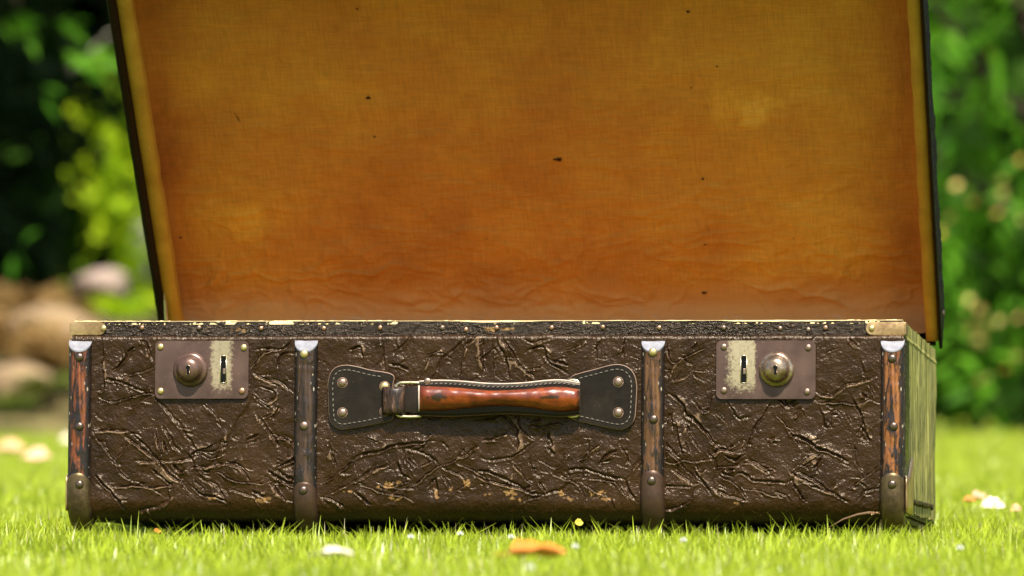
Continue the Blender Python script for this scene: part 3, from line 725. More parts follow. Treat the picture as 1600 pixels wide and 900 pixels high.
mount([(513, 612), (513, 598), (517, 583), (526, 574), (540, 571), (556, 573), (580, 579), (600, 582), (611, 585), (615, 590), (613, 603), (613, 640), (614, 650), (610, 656), (598, 659), (575, 664), (550, 668), (534, 670), (523, 666), (516, 657), (514, 640)],
      [(535, 598, 'bronze'), (601, 604, 'brass'), (535, 645, 'bronze'), (601, 643, 'bronze')], -1, 'black stitched leather mount with four rivets')
mount([(892, 590), (905, 584), (928, 578), (950, 572), (966, 570), (980, 574), (990, 585), (994, 602), (993, 630), (991, 652), (984, 664), (972, 670), (956, 669), (934, 664), (912, 659), (893, 653), (889, 640), (889, 604)],
      [(966, 597, 'bronze'), (966, 645, 'bronze')], 1, 'black stitched leather mount with two rivets')
# loop tab folded over the ring, ring, and the handle's own dark tab
def loop_tab(pa, pb, pt, pbm, mat, bulge, lab=None):
    n = 14; rows = []
    for i in range(n):
        f = i / (n - 1); px = pa + (pb - pa) * f; yy = YM - .0008 - bulge * math.sin(math.pi * f) ** .7
        col = []
        for g in np.linspace(0, 1, 10):
            ins = 1.5 * math.sin(math.pi * f)
            q = fb(px, pt + ins + (pbm - pt - 2 * ins) * g, yy + .0015 * (abs(g - .5) * 2) ** 6); col.append(q)
        rows.append(col)
    P = np.array(rows); o = link('loop_tab', grid_mesh('loop_tab', P, flip=True), mat, case)
    md = o.modifiers.new('solid', 'SOLIDIFY'); md.thickness = .0022; md.offset = -1
    return o
loop_tab(600, 633, 605, 648, M['worn_strap'], .0062)
loop_tab(892, 903, 606, 643, M['black_leather'], .0010)
def ring(pa, pb, pt, pbm, y, r):
    pts = smooth_closed([(pa, pt + 8), (pa + 5, pt + 1), (pa + 12, pt), (pb - 8, pt), (pb, pt + 2), (pb + 1, pt + 10), (pb + 1, pbm - 10), (pb, pbm - 2), (pb - 8, pbm), (pa + 12, pbm), (pa + 5, pbm - 1), (pa, pbm - 8)], 4)
    P = [fb(a, b, y) for a, b in pts]; P.append(P[0]); b = MB(); b.add(*tube(P, r, 8, False))
    return link('handle_ring', b.mesh('handle_ring'), M['ring'], case)
ring(619, 658, 598, 651, -.0075, .0013)
ring(884, 903, 594, 651, -.0062, .0013)
dk = [(631, 606), (645, 603), (662, 602), (662, 646), (645, 645), (631, 643)]
link('handle_tab', extrude_outline('handle_tab', [fp(a, b, -.0105) for a, b in dk], -.0045, -.0085, .0008, 2), M['black_leather'], case)
# backing strap with stitched flange
ts = [655, 672, 700, 730, 760, 790, 820, 850, 872, 890, 905]
top = np.interp(np.linspace(655, 906, 60), ts, [597, 595, 595, 597, 600, 600.5, 599, 595.5, 594, 595, 600])
bot = np.interp(np.linspace(655, 906, 60), ts, [648, 649, 650, 649, 647, 645.5, 646.5, 649, 650.5, 650, 646])
bx = np.linspace(655, 906, 60)
k5 = np.ones(7) / 7
sm = lambda a: np.convolve(np.r_[[a[0]] * 3, a, [a[-1]] * 3], k5, 'valid')
top, bot = sm(top), sm(bot)
YS = -.0095
bow = lambda f: -.0030 * math.sin(math.pi * f)             # the grip arches away from the case
def strap_mesh():
    rows = []
    for i, px in enumerate(bx):
        f = i / 59; y = YS + bow(f)
        prof_ = [(top[i], y + .0032), (top[i] - .4, y + .0016), (top[i], y), (top[i] + 4, y - .0002), (bot[i] - 4, y - .0002), (bot[i], y), (bot[i] + .4, y + .0016), (bot[i], y + .0032), (top[i], y + .0032)]
        rows.append([fb(px, b, yy) for b, yy in prof_])
    return grid_mesh('handle_strap', np.array(rows), flip=True)
hs = link('handle_strap', strap_mesh(), M['black_leather'], case)
b = MB()
b.add(*tube([fb(px, top[i] - .2, YS + bow(i / 59) + .0010) for i, px in enumerate(bx)], .00095, 6))
link('piping', b.mesh('piping'), M['edge_pale'], hs)
b = MB(); b.add(*tube([fb(px, bot[i] + .2, YS + bow(i / 59) + .0010) for i, px in enumerate(bx)], .0009, 6))
link('piping', b.mesh('piping'), M['strap'], hs)
b = MB(); s = 664.
while s < 900:
    f = (s - 655) / 251; t0 = np.interp(s, bx, top) + 4.6; t1 = np.interp(s + 5.4, bx, top) + 4.6; y = YS + bow(f) - .0002
    b.add(*tube([fb(s, t0 + .8, y + .0005), fb(s + 2.7, (t0 + t1) / 2, y - .0007), fb(s + 5.4, t1 - .8, y + .0005)], .00055, 5)); s += 7.4
o = link('stitching', b.mesh('stitching'), M['thread'], hs); o['kind'] = 'stuff'
gt = sm(np.interp(bx, ts, [603, 603.5, 604.5, 607, 610, 610, 608, 605, 603.5, 605, 609]))
gb = sm(np.interp(bx, ts, [642, 642, 641, 638, 634.5, 634, 636, 640.5, 644, 644, 640]))
rows = []; worn = []
for i, px in enumerate(bx):
    f = i / 59; endf = min(1, min(f, 1 - f) * 18 + .55); row = []; worn_shade = []
    for g in np.linspace(0, math.pi, 22):
        c = (gt[i] + gb[i]) / 2 - math.cos(g) * (gb[i] - gt[i]) / 2
        pr_ = .0108 * endf * math.sin(math.pi * (g / math.pi) ** .78) ** .95 * (1 - .12 * math.sin(math.pi * f))
        y = YS + bow(f) - .0001 - pr_
        y += .0004 * float(fbm(np.array(px * 1.0), np.array(g * 14), 9, 3, 2))
        row.append(fb(px, c, y))
        q = 0
        q = max(q, 1.1 - math.hypot((px - 686) / 30, (c - 620) / 11)) ; q = max(q, 1.05 - math.hypot((px - 858) / 30, (c - 621) / 5.5)); q = max(q, .9 - abs(px - 905) / 10)
        q = max(q, (c - 637) / 8)  # dark colour along the grip's underside stands in for its shade
        worn_shade.append(q)
    rows.append(row); worn.append(worn_shade)
me = grid_mesh('handle_grip', np.array(rows), flip=True); fattr(me, 'worn', np.clip(worn, 0, 1.2))
hg = link('handle_grip', me, M['grip'], case)
for e, idx in ((655, 0), (906, -1)):
    r0 = rows[idx]; cc = sum((Vector(v) for v in r0), Vector()) / len(r0)
    link('grip_end', py_mesh('grip_end', [Vector(v) for v in r0] + [cc], [(i, i + 1, len(r0)) for i in range(len(r0) - 1)]), M['strap'], hg, False)
b = MB(); b.add(*tube([Vector(v) + Vector((-.0002, 0, 0)) for v in rows[0]], .0008, 6)); link('cut_edge', b.mesh('cut_edge'), M['edge_pale'], hg)
q = fb(668, 596, YS); rivet('rivet', (q.x, YS - .0001, q.z), .0030, 'bronze', hs, .7)

# ------------------------------------------------------------------ lid
lid = empty('lid', (0, DEP + .001, HGT + .001), parent=case)
lid['label'] = 'raised lid lined with stained mustard cloth'
ua = np.array([0, -math.sin(LEAN), math.cos(LEAN)]); va = np.array([0, math.cos(LEAN), math.sin(LEAN)])
lid.matrix_parent_inverse = Matrix.Identity(4)
LM = Matrix(((1, 0, 0), (0, va[1], ua[1]), (0, va[2], ua[2]))).to_4x4()     # lid-local: x, y = depth of the tray, z = from hinge to front edge
lid.rotation_euler = LM.to_euler()
LW, LD, LU = HW + .0030, .046, DEP + .008
# lining: hinge wall, fillet, panel, fillet, front wall
def lid_lining():
    r = .016; i0, i1 = .006, LU - .006; d1 = LD - .006
    pr = [(y, i0) for y in np.linspace(.012, d1 - r, 40)]
    pr += [(d1 - r + r * math.sin(a), i0 + r - r * math.cos(a)) for a in np.linspace(0, math.pi / 2, 14)[1:]]
    pr += [(d1, z) for z in np.linspace(i0 + r, i1 - r, 270)[1:]]
    pr += [(d1 - r + r * math.cos(a), i1 - r + r * math.sin(a)) for a in np.linspace(0, math.pi / 2, 10)[1:]]
    pr += [(y, i1) for y in np.linspace(d1 - r, .012, 12)[1:]]
    pr = np.array(pr); xs_ = np.linspace(-LW + .0065, LW - .0065, 560)
    t = np.gradient(pr, axis=0); t /= np.linalg.norm(t, axis=1)[:, None]; nn = np.stack([-t[:, 1], t[:, 0]], 1)
    P = np.zeros((len(pr), len(xs_), 3)); P[..., 0] = xs_; P[..., 1] = pr[:, :1]; P[..., 2] = pr[:, 1:]
    s = np.cumsum(np.r_[0, np.linalg.norm(np.diff(pr, axis=0), axis=1)])[:, None] + 0 * P[..., 0]
    u, v = P[..., 0] * 1000, s * 1000
    wx = u + 18 * fbm(u, v, 60, 3, 1); wy = v + 10 * fbm(u, v, 45, 3, 3)
    low = np.exp(-np.clip(s - .045, 0, 1) / .10)
    rid = 1 - np.abs(fbm(wx * .34 + wy * .12, wy, 24, 3, 2)); rid = np.clip(rid - .62, 0, 1)
    rid2 = 1 - np.abs(fbm(wx * .6 - wy * .5, wy, 38, 3, 5)); rid2 = np.clip(rid2 - .66, 0, 1)
    h = .0055 * low * rid + .0055 * (low * .8 + .10) * rid2 + .0022 * fbm(u, v, 60, 4, 4) * (.3 + low) + .0006 * fbm(u * .5, v, 20, 3, 6) + .0016 * (low * .7 + .12) * np.clip(.2 - np.abs(fbm(wx, wy * 1.6, 30, 3, 7)), 0, 1) * 5
    h *= np.clip((s - .01) / .02, .15, 1); h = np.maximum(h, -.0006)
    edge = np.clip((LW - .0065 - np.abs(P[..., 0])) / .02, 0, 1); h = h * edge + .004 * (1 - edge) ** 2
    P[..., 1] += nn[:, :1] * h * 1.0; P[..., 2] += nn[:, 1:] * h
    # cloth ageing: yellower towards the middle, rust-brown near the edges and the hinge, a few rubbed patches
    Qp = P @ np.array(LM.to_3x3()).T + np.array(lid.location); px, py = to_px(Qp)
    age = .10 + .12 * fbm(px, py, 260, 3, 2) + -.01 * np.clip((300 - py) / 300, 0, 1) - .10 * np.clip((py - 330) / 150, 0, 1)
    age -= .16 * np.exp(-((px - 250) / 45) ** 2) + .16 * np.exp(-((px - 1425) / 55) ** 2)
    for cx, cy, a, b2, am in ((1150, 165, 52, 34, .22), (1175, 178, 16, 18, .12), (390, 345, 38, 26, .20), (1210, 160, 16, 7, .15), (1030, 60, 20, 5, .12), (300, 270, 12, 6, .06), (700, 120, 240, 90, .06)):
        d = np.sqrt(((px - cx) / a) ** 2 + ((py - cy) / b2) ** 2) + .45 * fbm(px, py, 22, 4, 3)
        age += am * np.clip(1.2 - d, 0, 1) ** .8
    fd = np.clip((.066 - s + .006 * fbm(u, v, 40, 3, 2)) / .03, 0, 1) * .55  # paler soft-edged band along the hinge wall
    me = grid_mesh('lining', P, flip=False); fattr(me, 'age', age); fattr(me, 'hinge_pale', fd)
    return link('lid_lining', me, M['cloth'], lid)
lid_lining()
for sx in (-1, 1):
    # inner side walls, the mustard edging strip, and the leather-covered outside
    V = [(sx * (LW - .0065), .012, .006), (sx * (LW - .0065), LD - .006, .006), (sx * (LW - .0065), LD - .006, LU - .006), (sx * (LW - .0065), .012, LU - .006)]
    me = py_mesh('wall_lining', V, [(0, 1, 2, 3) if sx < 0 else (3, 2, 1, 0)]); fattr(me, 'age', np.full(4, -.08)); link('wall_lining', me, M['cloth'], lid, False)
    w0 = .0208 if sx < 0 else .0140; so_ = .0078 if sx < 0 else .0028
    lo, hi = sorted((sx * (LW - .0052), sx * (LW - w0)))
    n = 60; zz = np.linspace(.0055, LU - .006, n); wob = .0005 * fbm(zz * 900, zz * 0 + sx * 9, 20, 3, 2)
    inn = sx * (LW - w0) + wob; out = np.full(n, sx * (LW - so_)); rows = [(inn, .0135), (inn, .0030), (inn + sx * .0006, .0022), (out, .0022), (out, .0135)]
    P = np.array([[(rx[i], ry, zz[i]) for i in range(n)] for rx, ry in rows])
    link('edging_strip', grid_mesh('edging_strip', P, flip=sx > 0), M['strip'], lid, False)
    ny, nz = 40, 330
    yy = np.r_[[.0010, 0.0, -.0004], np.linspace(.0004, LD, ny)]; nyy = len(yy)
    zz = np.linspace(-.001, LU, nz); Yg, Zg = np.meshgrid(yy, zz)
    h = (.0007 * fbm(Yg * 1500, Zg * 1500, 22, 4, 3 + sx) + .0006 * (np.abs(fbm(Yg * 1500, Zg * 1500, 12, 2, 2)) < .12)) * np.clip(Yg / .01, .2, 1)
    X = np.full_like(Yg, sx * (LW + .0004)); rw_ = .0076 if sx < 0 else .0026; X[:, 0] = sx * (LW - rw_); X[:, 1] = sx * (LW - rw_ + .0003); X[:, 2] = sx * (LW - .0005)
    X[:, 3:] += sx * h[:, 3:]; X[:, 2] += sx * .6 * h[:, 2]
    link('lid_side', grid_mesh('lid_side', np.stack([X, Yg, Zg], -1), flip=sx < 0), M['lid_leather'], lid)
link('lid_top', box_mesh('lid_top', (-LW + .001, LD - .0045, .001), (LW - .001, LD - .0005, LU - .001), .0006), M['lid_leather'], lid, False)
link('hinge_wall', box_mesh('hinge_wall', (-LW + .0082, .003, -.0005), (LW - .0055, LD - .005, .0025), .0006), M['lid_leather'], lid, False)
link('front_wall', box_mesh('front_wall', (-LW + .0055, .001, LU - .0045), (LW - .0055, LD - .005, LU - .0005), .0006), M['lid_leather'], lid, False)
n = 260; xx = np.linspace(-LW + .0052, LW - .0052, n)
P = np.array([[(x, yy_, LU - .0056) for x in xx] for yy_ in (.0135, .0026)] + [[(x, .0020, z) for x in xx] for z in (LU - .0052, LU - .0048)])
link('edging_strip', grid_mesh('edging_strip', P), M['strip'], lid)
# moth holes and tears in the cloth
LMi = np.array(LM.to_3x3()).T
def on_lid(px, py, depth):
    d = RN.T @ np.array([(px - 800) / F_PX, 1, (YH - py) / F_PX]); o = RN.T @ (np.array([0, 0, CAM_H]) - ORG)
    d = LMi @ d; o = LMi @ (o - np.array(lid.location)); t = (depth - o[1]) / d[1]; return o + d * t
dg = bpy.context.evaluated_depsgraph_get(); dg.update()
lin_o = [c for c in lid.children if c.name.startswith('lid_lining')][0]
cos = np.zeros(len(lin_o.data.vertices) * 3, np.float32); lin_o.data.vertices.foreach_get('co', cos); cos = cos.reshape(-1, 3)
for px, py, r, asp in ((575, 155, 5, 1.6), (558, 15, 3, 1.5), (1075, 20, 4, 1.4), (872, 249, 6, 2.2), (1098, 281, 4, 1.2), (585, 215, 4, .8), (282, 373, 4, 1), (1100, 460, 5, 1.6), (372, 188, 2.2, -9), (1102, 382, 3, 1.5), (1120, 104, 2.5, 1.5), (1080, 138, 2.5, 1), (760, 372, 2, 1), (1240, 372, 2, 1)):
    p = on_lid(px, py, LD - .008); i = np.argmin(((cos[:, [0, 2]] - p[[0, 2]]) ** 2).sum(1)); yv = cos[i, 1]
    n = 9; pts = []
    for k in range(n):
        g = 2 * math.pi * k / n; rr_ = r * .30e-3 * (1 + .35 * math.sin(3 * g + px))
        if asp < 0: pts.append((p[0] + .0004 * math.cos(g) + .0028 * math.sin(g), p[2] - .0075 * math.sin(g)))
        else: pts.append((p[0] + rr_ * asp * math.cos(g), p[2] + rr_ * math.sin(g)))
    V = [(a, yv - .0006, c_) for a, c_ in pts] + [(p[0], yv - .0002, p[2])]
    link('moth_hole', py_mesh('moth_hole', V, [(k, (k + 1) % n, n) for k in range(n)]), M['hole'], lid, False)
# folding stay at the left that holds the lid
p0, p1, p2 = fb(262, 560, DEP - .030), fb(260, 500, DEP - .040), fb(257, 458, DEP - .0475)
w_ = .0016
rows = []
for p, ww in ((p0, w_), (p1, w_), (p1.lerp(p2, .6), w_ * .8), (p2, w_ * .15)):
    rows.append([p + Vector((-ww, 0, 0)), p + Vector((-ww * .6, -.0009, 0)), p + Vector((ww * .6, -.0009, 0)), p + Vector((ww, 0, 0)), p + Vector((ww * .6, .0009, 0)), p + Vector((-ww * .6, .0009, 0)), p + Vector((-ww, 0, 0))])
link('lid_stay', grid_mesh('lid_stay', np.array(rows)), M['stay'], case)
q = on_lid(1477, 522, .02); o = rivet('lid_stud', (LW + .0004, .022, .022), .0030, 'bronze', lid); o.rotation_euler = (0, 0, R(90))

# ------------------------------------------------------------------ lawn: grass blades
def m_grass(name, c0, c1, c2, tr=.45):
    t = NT(name); oi = t.n('ShaderNodeObjectInfo'); ge = t.n('ShaderNodeNewGeometry')
    v = t.n('ShaderNodeMapping'); t.l(ge.outputs['Position'], v.inputs[0])
    n = t.noise(v.outputs[0], 5, 4, .6); n2 = t.noise(v.outputs[0], 55, 3, .6)
    f = t.math('ADD', t.math('MULTIPLY', n, .5), t.math('MULTIPLY', n2, .5))
    col = t.ramp(f, [(.32, c0), (.5, c1), (.68, c2)])
    t.set(col, .33, 0, None, .5)
    tb = t.n('ShaderNodeBsdfTranslucent'); t.l(t.mix(.5, col, c2), tb.inputs[0])
    mx = t.n('ShaderNodeMixShader'); mx.inputs[0].default_value = tr
    t.l(t.b.outputs[0], mx.inputs[1]); t.l(tb.outputs[0], mx.inputs[2]); t.l(mx.outputs[0], t.out.inputs[0])
    return t.m
M['grass'] = m_grass('lawn_grass', (.23, .33, .014, 1), (.40, .50, .024, 1), (.58, .66, .07, 1))
M['straw'] = m_grass('dry_grass', (.35, .30, .14, 1), (.50, .44, .22, 1), (.6, .55, .34, 1), .3)
def blade(V, F, MI, base, h, wd, az, lean, curl, mi, ns=3):
    d = np.array([math.cos(az), math.sin(az), 0]); sd = np.array([-d[1], d[0], 0])
    o = len(V); tw = random.uniform(-.6, .6)
    for i in range(ns + 1):
        f = i / ns; c = base + d * (lean * f + curl * f * f) * h + np.array([0, 0, h * (f - .28 * abs(curl) * f * f)])
        wv = wd * (1 - f ** 1.8 * .92) * .5; s2 = sd * math.cos(tw * f) + d * math.sin(tw * f)
        V.append(c - s2 * wv); V.append(c + s2 * wv)
    for i in range(ns): F.append((o + 2 * i, o + 2 * i + 1, o + 2 * i + 3, o + 2 * i + 2)); MI.append(mi)
tuft_col = bpy.data.collections.new('grass_tufts')
def tuft(nb, spread, hmin, hmax, wd, dry, ns=3):
    V, F, MI = [], [], []
    for k in range(nb):
        r = spread * math.sqrt(random.random()); a = random.uniform(0, 6.283)
        dr = random.random() < dry
        h = random.uniform(hmin, hmax) * (1.0 if random.random() > .06 else 1.35)
        blade(V, F, MI, np.array([r * math.cos(a), r * math.sin(a), -.002]), h, wd * random.uniform(.6, 1.3) * (.5 if dr else 1), random.uniform(0, 6.283), random.uniform(0, .55), random.gauss(0, .35), 1 if dr else 0, ns)
    me = np_mesh('tuft', np.array(V), np.array(F)); me.materials.append(M['grass']); me.materials.append(M['straw'])
    me.polygons.foreach_set('material_index', np.array(MI, np.int32)); me.polygons.foreach_set('use_smooth', np.ones(len(F), bool))
    o = bpy.data.objects.new('tuft', me); tuft_col.objects.link(o); return o
for k in range(3): tuft(16, .024, .010, .022, .0030, .10)
for k in range(9): tuft(38, .022, .010, .0230, .0016, .06)
def in_case(x, y, grow=0.0):
    l = (np.stack([x, y, np.zeros_like(x)], -1) - ORG) @ RN
    return (np.abs(l[..., 0]) < HW + grow) & (l[..., 1] > .004 - grow) & (l[..., 1] < DEP + grow)
def scatter(y0, y1, dens, margin):
    out = []
    ys = np.linspace(y0, y1, 40)
    for a, b in zip(ys[:-1], ys[1:]):
        hw_ = .0842 * b + margin; n = int(dens * (b - a) * 2 * hw_)
        out.append(np.stack([rng.uniform(-hw_, hw_, n), rng.uniform(a, b, n)], -1))
    return np.vstack(out)
G = [(scatter(3.3, 4.5, 1500, .45), .9, 1.15), (scatter(4.5, 6.2, 2100, .5), .9, 1.15), (scatter(6.2, 10, 1100, .8), 1.0, 1.3), (scatter(10, 27, 330, 1.6), 1.25, 1.8)]
pts = np.vstack([g[0] for g in G]); scl = np.hstack([rng.uniform(g[1], g[2], len(g[0])) for g in G])
keep = ~in_case(pts[:, 0], pts[:, 1], .0); pts, scl = pts[keep], scl[keep]
scl = scl * (1 + .22 * fbm(pts[:, 0], pts[:, 1], .35, 3, 2))
def gn_scatter(name, pts, scl, coll, seed=0):
    me = bpy.data.meshes.new(name); me.vertices.add(len(pts)); me.vertices.foreach_set('co', np.c_[pts, np.zeros(len(pts))].astype(np.float32).ravel()) if pts.shape[1] == 2 else me.vertices.foreach_set('co', pts.astype(np.float32).ravel())
    fattr(me, 'scl', scl); fattr(me, 'rot', np.random.default_rng(seed).uniform(0, 6.283, len(pts)))
    o = bpy.data.objects.new(name, me); C.objects.link(o)
    g = bpy.data.node_groups.new(name, 'GeometryNodeTree')
    g.interface.new_socket('Geometry', in_out='INPUT', socket_type='NodeSocketGeometry'); g.interface.new_socket('Geometry', in_out='OUTPUT', socket_type='NodeSocketGeometry')
    N = g.nodes; gi, go = N.new('NodeGroupInput'), N.new('NodeGroupOutput')
    ci = N.new('GeometryNodeCollectionInfo'); ci.inputs['Collection'].default_value = coll; ci.inputs['Separate Children'].default_value = True; ci.inputs['Reset Children'].default_value = True
    io = N.new('GeometryNodeInstanceOnPoints'); io.inputs['Pick Instance'].default_value = True
    rv = N.new('FunctionNodeRandomValue'); rv.data_type = 'INT'; rv.inputs['Min'].default_value = 0; rv.inputs['Max'].default_value = len(coll.objects) - 1
    a1, a2 = N.new('GeometryNodeInputNamedAttribute'), N.new('GeometryNodeInputNamedAttribute')
    a1.data_type = a2.data_type = 'FLOAT'; a1.inputs[0].default_value = 'scl'; a2.inputs[0].default_value = 'rot'
    cx = N.new('ShaderNodeCombineXYZ'); L = g.links.new
    L(a2.outputs[0], cx.inputs[2]); L(gi.outputs[0], io.inputs['Points']); L(ci.outputs[0], io.inputs['Instance']); L(cx.outputs[0], io.inputs['Rotation']); L(a1.outputs[0], io.inputs['Scale'])
    iout = [s for s in rv.outputs if s.type == 'INT'][0]; L(iout, io.inputs['Instance Index']); L(io.outputs[0], go.inputs[0])
    md = o.modifiers.new('scatter', 'NODES'); md.node_group = g
    return o
gr = gn_scatter('grass', pts, scl, tuft_col)
tag(gr, 'short bright green lawn grass around the suitcase', kind='stuff')

# a few taller blades standing against the foot of the case
tall_col = bpy.data.collections.new('tall_blades')
_tc = tuft_col; tuft_col = tall_col
for k in range(6): tuft(2, .012, .022, .040, .0017, .45, 5)
tuft_col = _tc
lp = np.stack([rng.uniform(-HW - .05, HW + .09, 60), -np.abs(rng.normal(.006, .02, 60)) - .002, np.zeros(60)], -1)
wp = lp @ RN.T + ORG; wp[:, 2] = 0
tb = gn_scatter('tall_grass', wp, rng.uniform(.7, 1.1, 60), tall_col, 4)
tag(tb, 'taller grass blades standing along the foot of the suitcase', kind='stuff')

# ------------------------------------------------------------------ background planting
def m_leaf(name, c0, c1, tr=.35, rough=.45):
    t = NT(name); ge = t.n('ShaderNodeNewGeometry')
    f = t.math('ADD', t.math('MULTIPLY', ge.outputs['Random Per Island'], .6), t.math('MULTIPLY', t.noise(t.obj(), 2.2, 3), .4))
    col = t.ramp(f, [(.2, c0), (.8, c1)]); t.set(col, .6, 0, None, .12)
    tb_ = t.n('ShaderNodeBsdfTranslucent'); t.l(col, tb_.inputs[0]); mx = t.n('ShaderNodeMixShader'); mx.inputs[0].default_value = tr
    t.l(t.b.outputs[0], mx.inputs[1]); t.l(tb_.outputs[0], mx.inputs[2]); t.l(mx.outputs[0], t.out.inputs[0]); return t.m
M['leaf_mid'] = m_leaf('mid_green_leaf', (.028, .110, .004, 1), (.110, .29, .012, 1))
M['leaf_dark'] = m_leaf('dark_evergreen_leaf', (.008, .018, .005, 1), (.022, .045, .011, 1), .1)
M['leaf_lime'] = m_leaf('lime_leaf', (.24, .42, .008, 1), (.58, .74, .02, 1), .5)
M['leaf_fresh'] = m_leaf('fresh_green_leaf', (.04, .14, .006, 1), (.12, .30, .015, 1), .45)
M['leaf_gold'] = m_leaf('golden_leaf', (.66, .40, .08, 1), (.92, .72, .26, 1), .3)
M['leaf_wood'] = m_leaf('woodland_leaf', (.006, .020, .002, 1), (.026, .066, .005, 1), .15)
def m_bark(name, c0, c1):
    t = NT(name); n = t.noise(t.obj((1, 1, .25)), 30, 5, .65)
    return t.set(t.ramp(n, [(.3, c0), (.7, c1)]), .85, 0, t.bump(n, .8, .02), .2)
M['bark'] = m_bark('grey_brown_bark', (.035, .024, .016, 1), (.11, .08, .055, 1))
M['birch'] = m_bark('pale_birch_bark', (.38, .34, .25, 1), (.72, .68, .52, 1))
def leaves(C0, D, size, wid, mat_name, name, parent, droop=0.0):
    """C0 (n,3) leaf bases, D (n,3) directions, size (n,) -> pointed folded leaves, one mesh"""
    n = len(C0); D = D / (np.linalg.norm(D, axis=1)[:, None] + 1e-9)
    r = rng.normal(size=(n, 3)); sd = np.cross(D, r); sd /= np.linalg.norm(sd, axis=1)[:, None] + 1e-9; up = np.cross(sd, D)
    L = size[:, None]; W = (size * wid)[:, None]
    a = C0; m = C0 + D * L * .45; b = C0 + D * L - np.array([0, 0, 1]) * L * droop
    V = np.stack([a, m - sd * W * .5 + up * W * .18, b, m + sd * W * .5 + up * W * .18, m], 1).reshape(-1, 3)
    i = np.arange(n)[:, None] * 5
    F = np.vstack([i + np.array([[0, 4, 1, 1]])[:, :3], i + np.array([[1, 4, 2]]), i + np.array([[0, 3, 4]]), i + np.array([[4, 3, 2]])])
    return link(name, np_mesh(name, V, F), M[mat_name], parent, False)
def spray_points(cent, n_spray, rad, per, L, hang=.5, shell=.5, lo=-1.0, front=0.0):
    """pinnate sprays through an ellipsoid: returns leaflet bases and directions"""
    u = rng.normal(size=(n_spray, 3)); u /= np.linalg.norm(u, axis=1)[:, None]
    if front: u[:, 1] = np.where(rng.random(n_spray) < front, -np.abs(u[:, 1]), u[:, 1])
    u[:, 2] = np.maximum(u[:, 2], lo)
    rr2 = shell + (1 - shell) * rng.random(n_spray) ** .6
    rr2 *= 1 + .18 * np.sin(u[:, 0] * 7 + u[:, 2] * 5) + .1 * np.sin(u[:, 2] * 13 + u[:, 1] * 9)
    base = np.array(cent) + u * np.array(rad) * rr2[:, None]
    d = u + rng.normal(0, .45, (n_spray, 3)) + np.array([0, 0, -hang]); d /= np.linalg.norm(d, axis=1)[:, None]
    B, D = [], []
    sd = np.cross(d, rng.normal(size=(n_spray, 3))); sd /= np.linalg.norm(sd, axis=1)[:, None]
    for k in range(per):
        f = (k + .5) / per; s = 1 if k % 2 else -1
        B.append(base + d * L * f - np.array([0, 0, 1]) * L * .25 * f * f); D.append(d * .7 + sd * s * .8 + rng.normal(0, .15, (n_spray, 3)))
    return np.vstack(B), np.vstack(D), base
def trunk(base, top, r0, r1, limbs, parent, mat='bark', seed=0):
    rs = random.Random(seed); b = MB(); base, top = Vector(base), Vector(top); P = []
    for i in range(9):
        f = i / 8; P.append(base.lerp(top, f) + Vector((rs.gauss(0, .02), rs.gauss(0, .02), 0)) * (1 if 0 < i < 8 else 0) * r0 * 12)
    b.add(*tube(P, [r0 + (r1 - r0) * i / 8 for i in range(9)], 9))
    for t in limbs:
        t = Vector(t); st_ = P[rs.randint(3, 7)]; mid = st_.lerp(t, .5) + Vector((rs.gauss(0, .1), rs.gauss(0, .1), rs.uniform(.02, .15)))
        b.add(*tube([st_, mid, t], [r0 * .4, r0 * .25, r0 * .08], 6))
    return link('trunk', b.mesh('trunk'), M[mat], parent)
def shrub(name, label, cat, cent, rad, n_spray, per, L, leaf, wid, mat, group=None, hang=.5, shell=.45, tr=True, lo=-1.0, front=0.0):
    root = empty(name, (0, 0, 0)); tag(root, label, cat, group); root.location = (cent[0], cent[1], 0)
    c = (0, 0, cent[2]); B, D, base = spray_points(c, n_spray, rad, per, L, hang, shell, lo, front)
    ok = B[:, 2] > .03; B, D = B[ok], D[ok]
    leaves(B, D, rng.uniform(.65, 1.25, len(B)) * leaf, wid, mat, 'crown', root, .12)
    if tr:
        k = base[rng.choice(len(base), min(14, len(base)), False)] * np.array([.75, .75, .9])
        trunk((0, 0, -.05), (rad[0] * .1, 0, cent[2]), max(.03, rad[0] * .05), .015, k, root, seed=len(name))
    return root
# right: tall leafy tree close to the frame's edge, with golden leaves and a bare dark stem
tr1 = shrub('leafy_tree', 'mid green tree with drooping leaf sprays and golden leaves beside the lawn', 'tree', (1.62, 17.9, 1.45), (1.25, .95, 1.45), 520, 13, .26, .095, .36, 'leaf_mid', hang=.7, front=.5)
gp_list = [(1480, 288), (1477, 345), (1508, 478), (1512, 505), (1524, 492), (1526, 520), (1506, 520), (1522, 545), (1535, 540), (1552, 512), (1530, 592), (1533, 600), (1577, 558), (1592, 350), (1555, 285), (1562, 312), (1545, 82), (1588, 498), (1565, 588), (1470, 365), (1540, 330), (1597, 250), (1510, 310)]
B = np.array([bgp(a, b_, 16.85 + rng.uniform(-.1, .1)) - Vector((1.62, 17.9, 0)) for a, b_ in gp_list])
extra = np.array([[rng.uniform(-1.1, 1.1), rng.uniform(-1.0, -.4), rng.uniform(.2, 2.4)] for _ in range(8)])
B = np.vstack([B + rng.normal(0, .008, B.shape), extra])
D = np.array([[.55, -.35, .35]]) + rng.normal(0, .25, B.shape)
o = leaves(B, D, rng.uniform(.028, .044, len(B)), .8, 'leaf_gold', 'golden_leaves', tr1); o['kind'] = 'stuff'
shrub('leafy_shrub', 'low dark green shrub at the foot of the leafy tree', 'shrub', (1.95, 17.5, .28), (.9, .45, .38), 420, 9, .12, .05, .5, 'leaf_wood', hang=.2, lo=-.6)
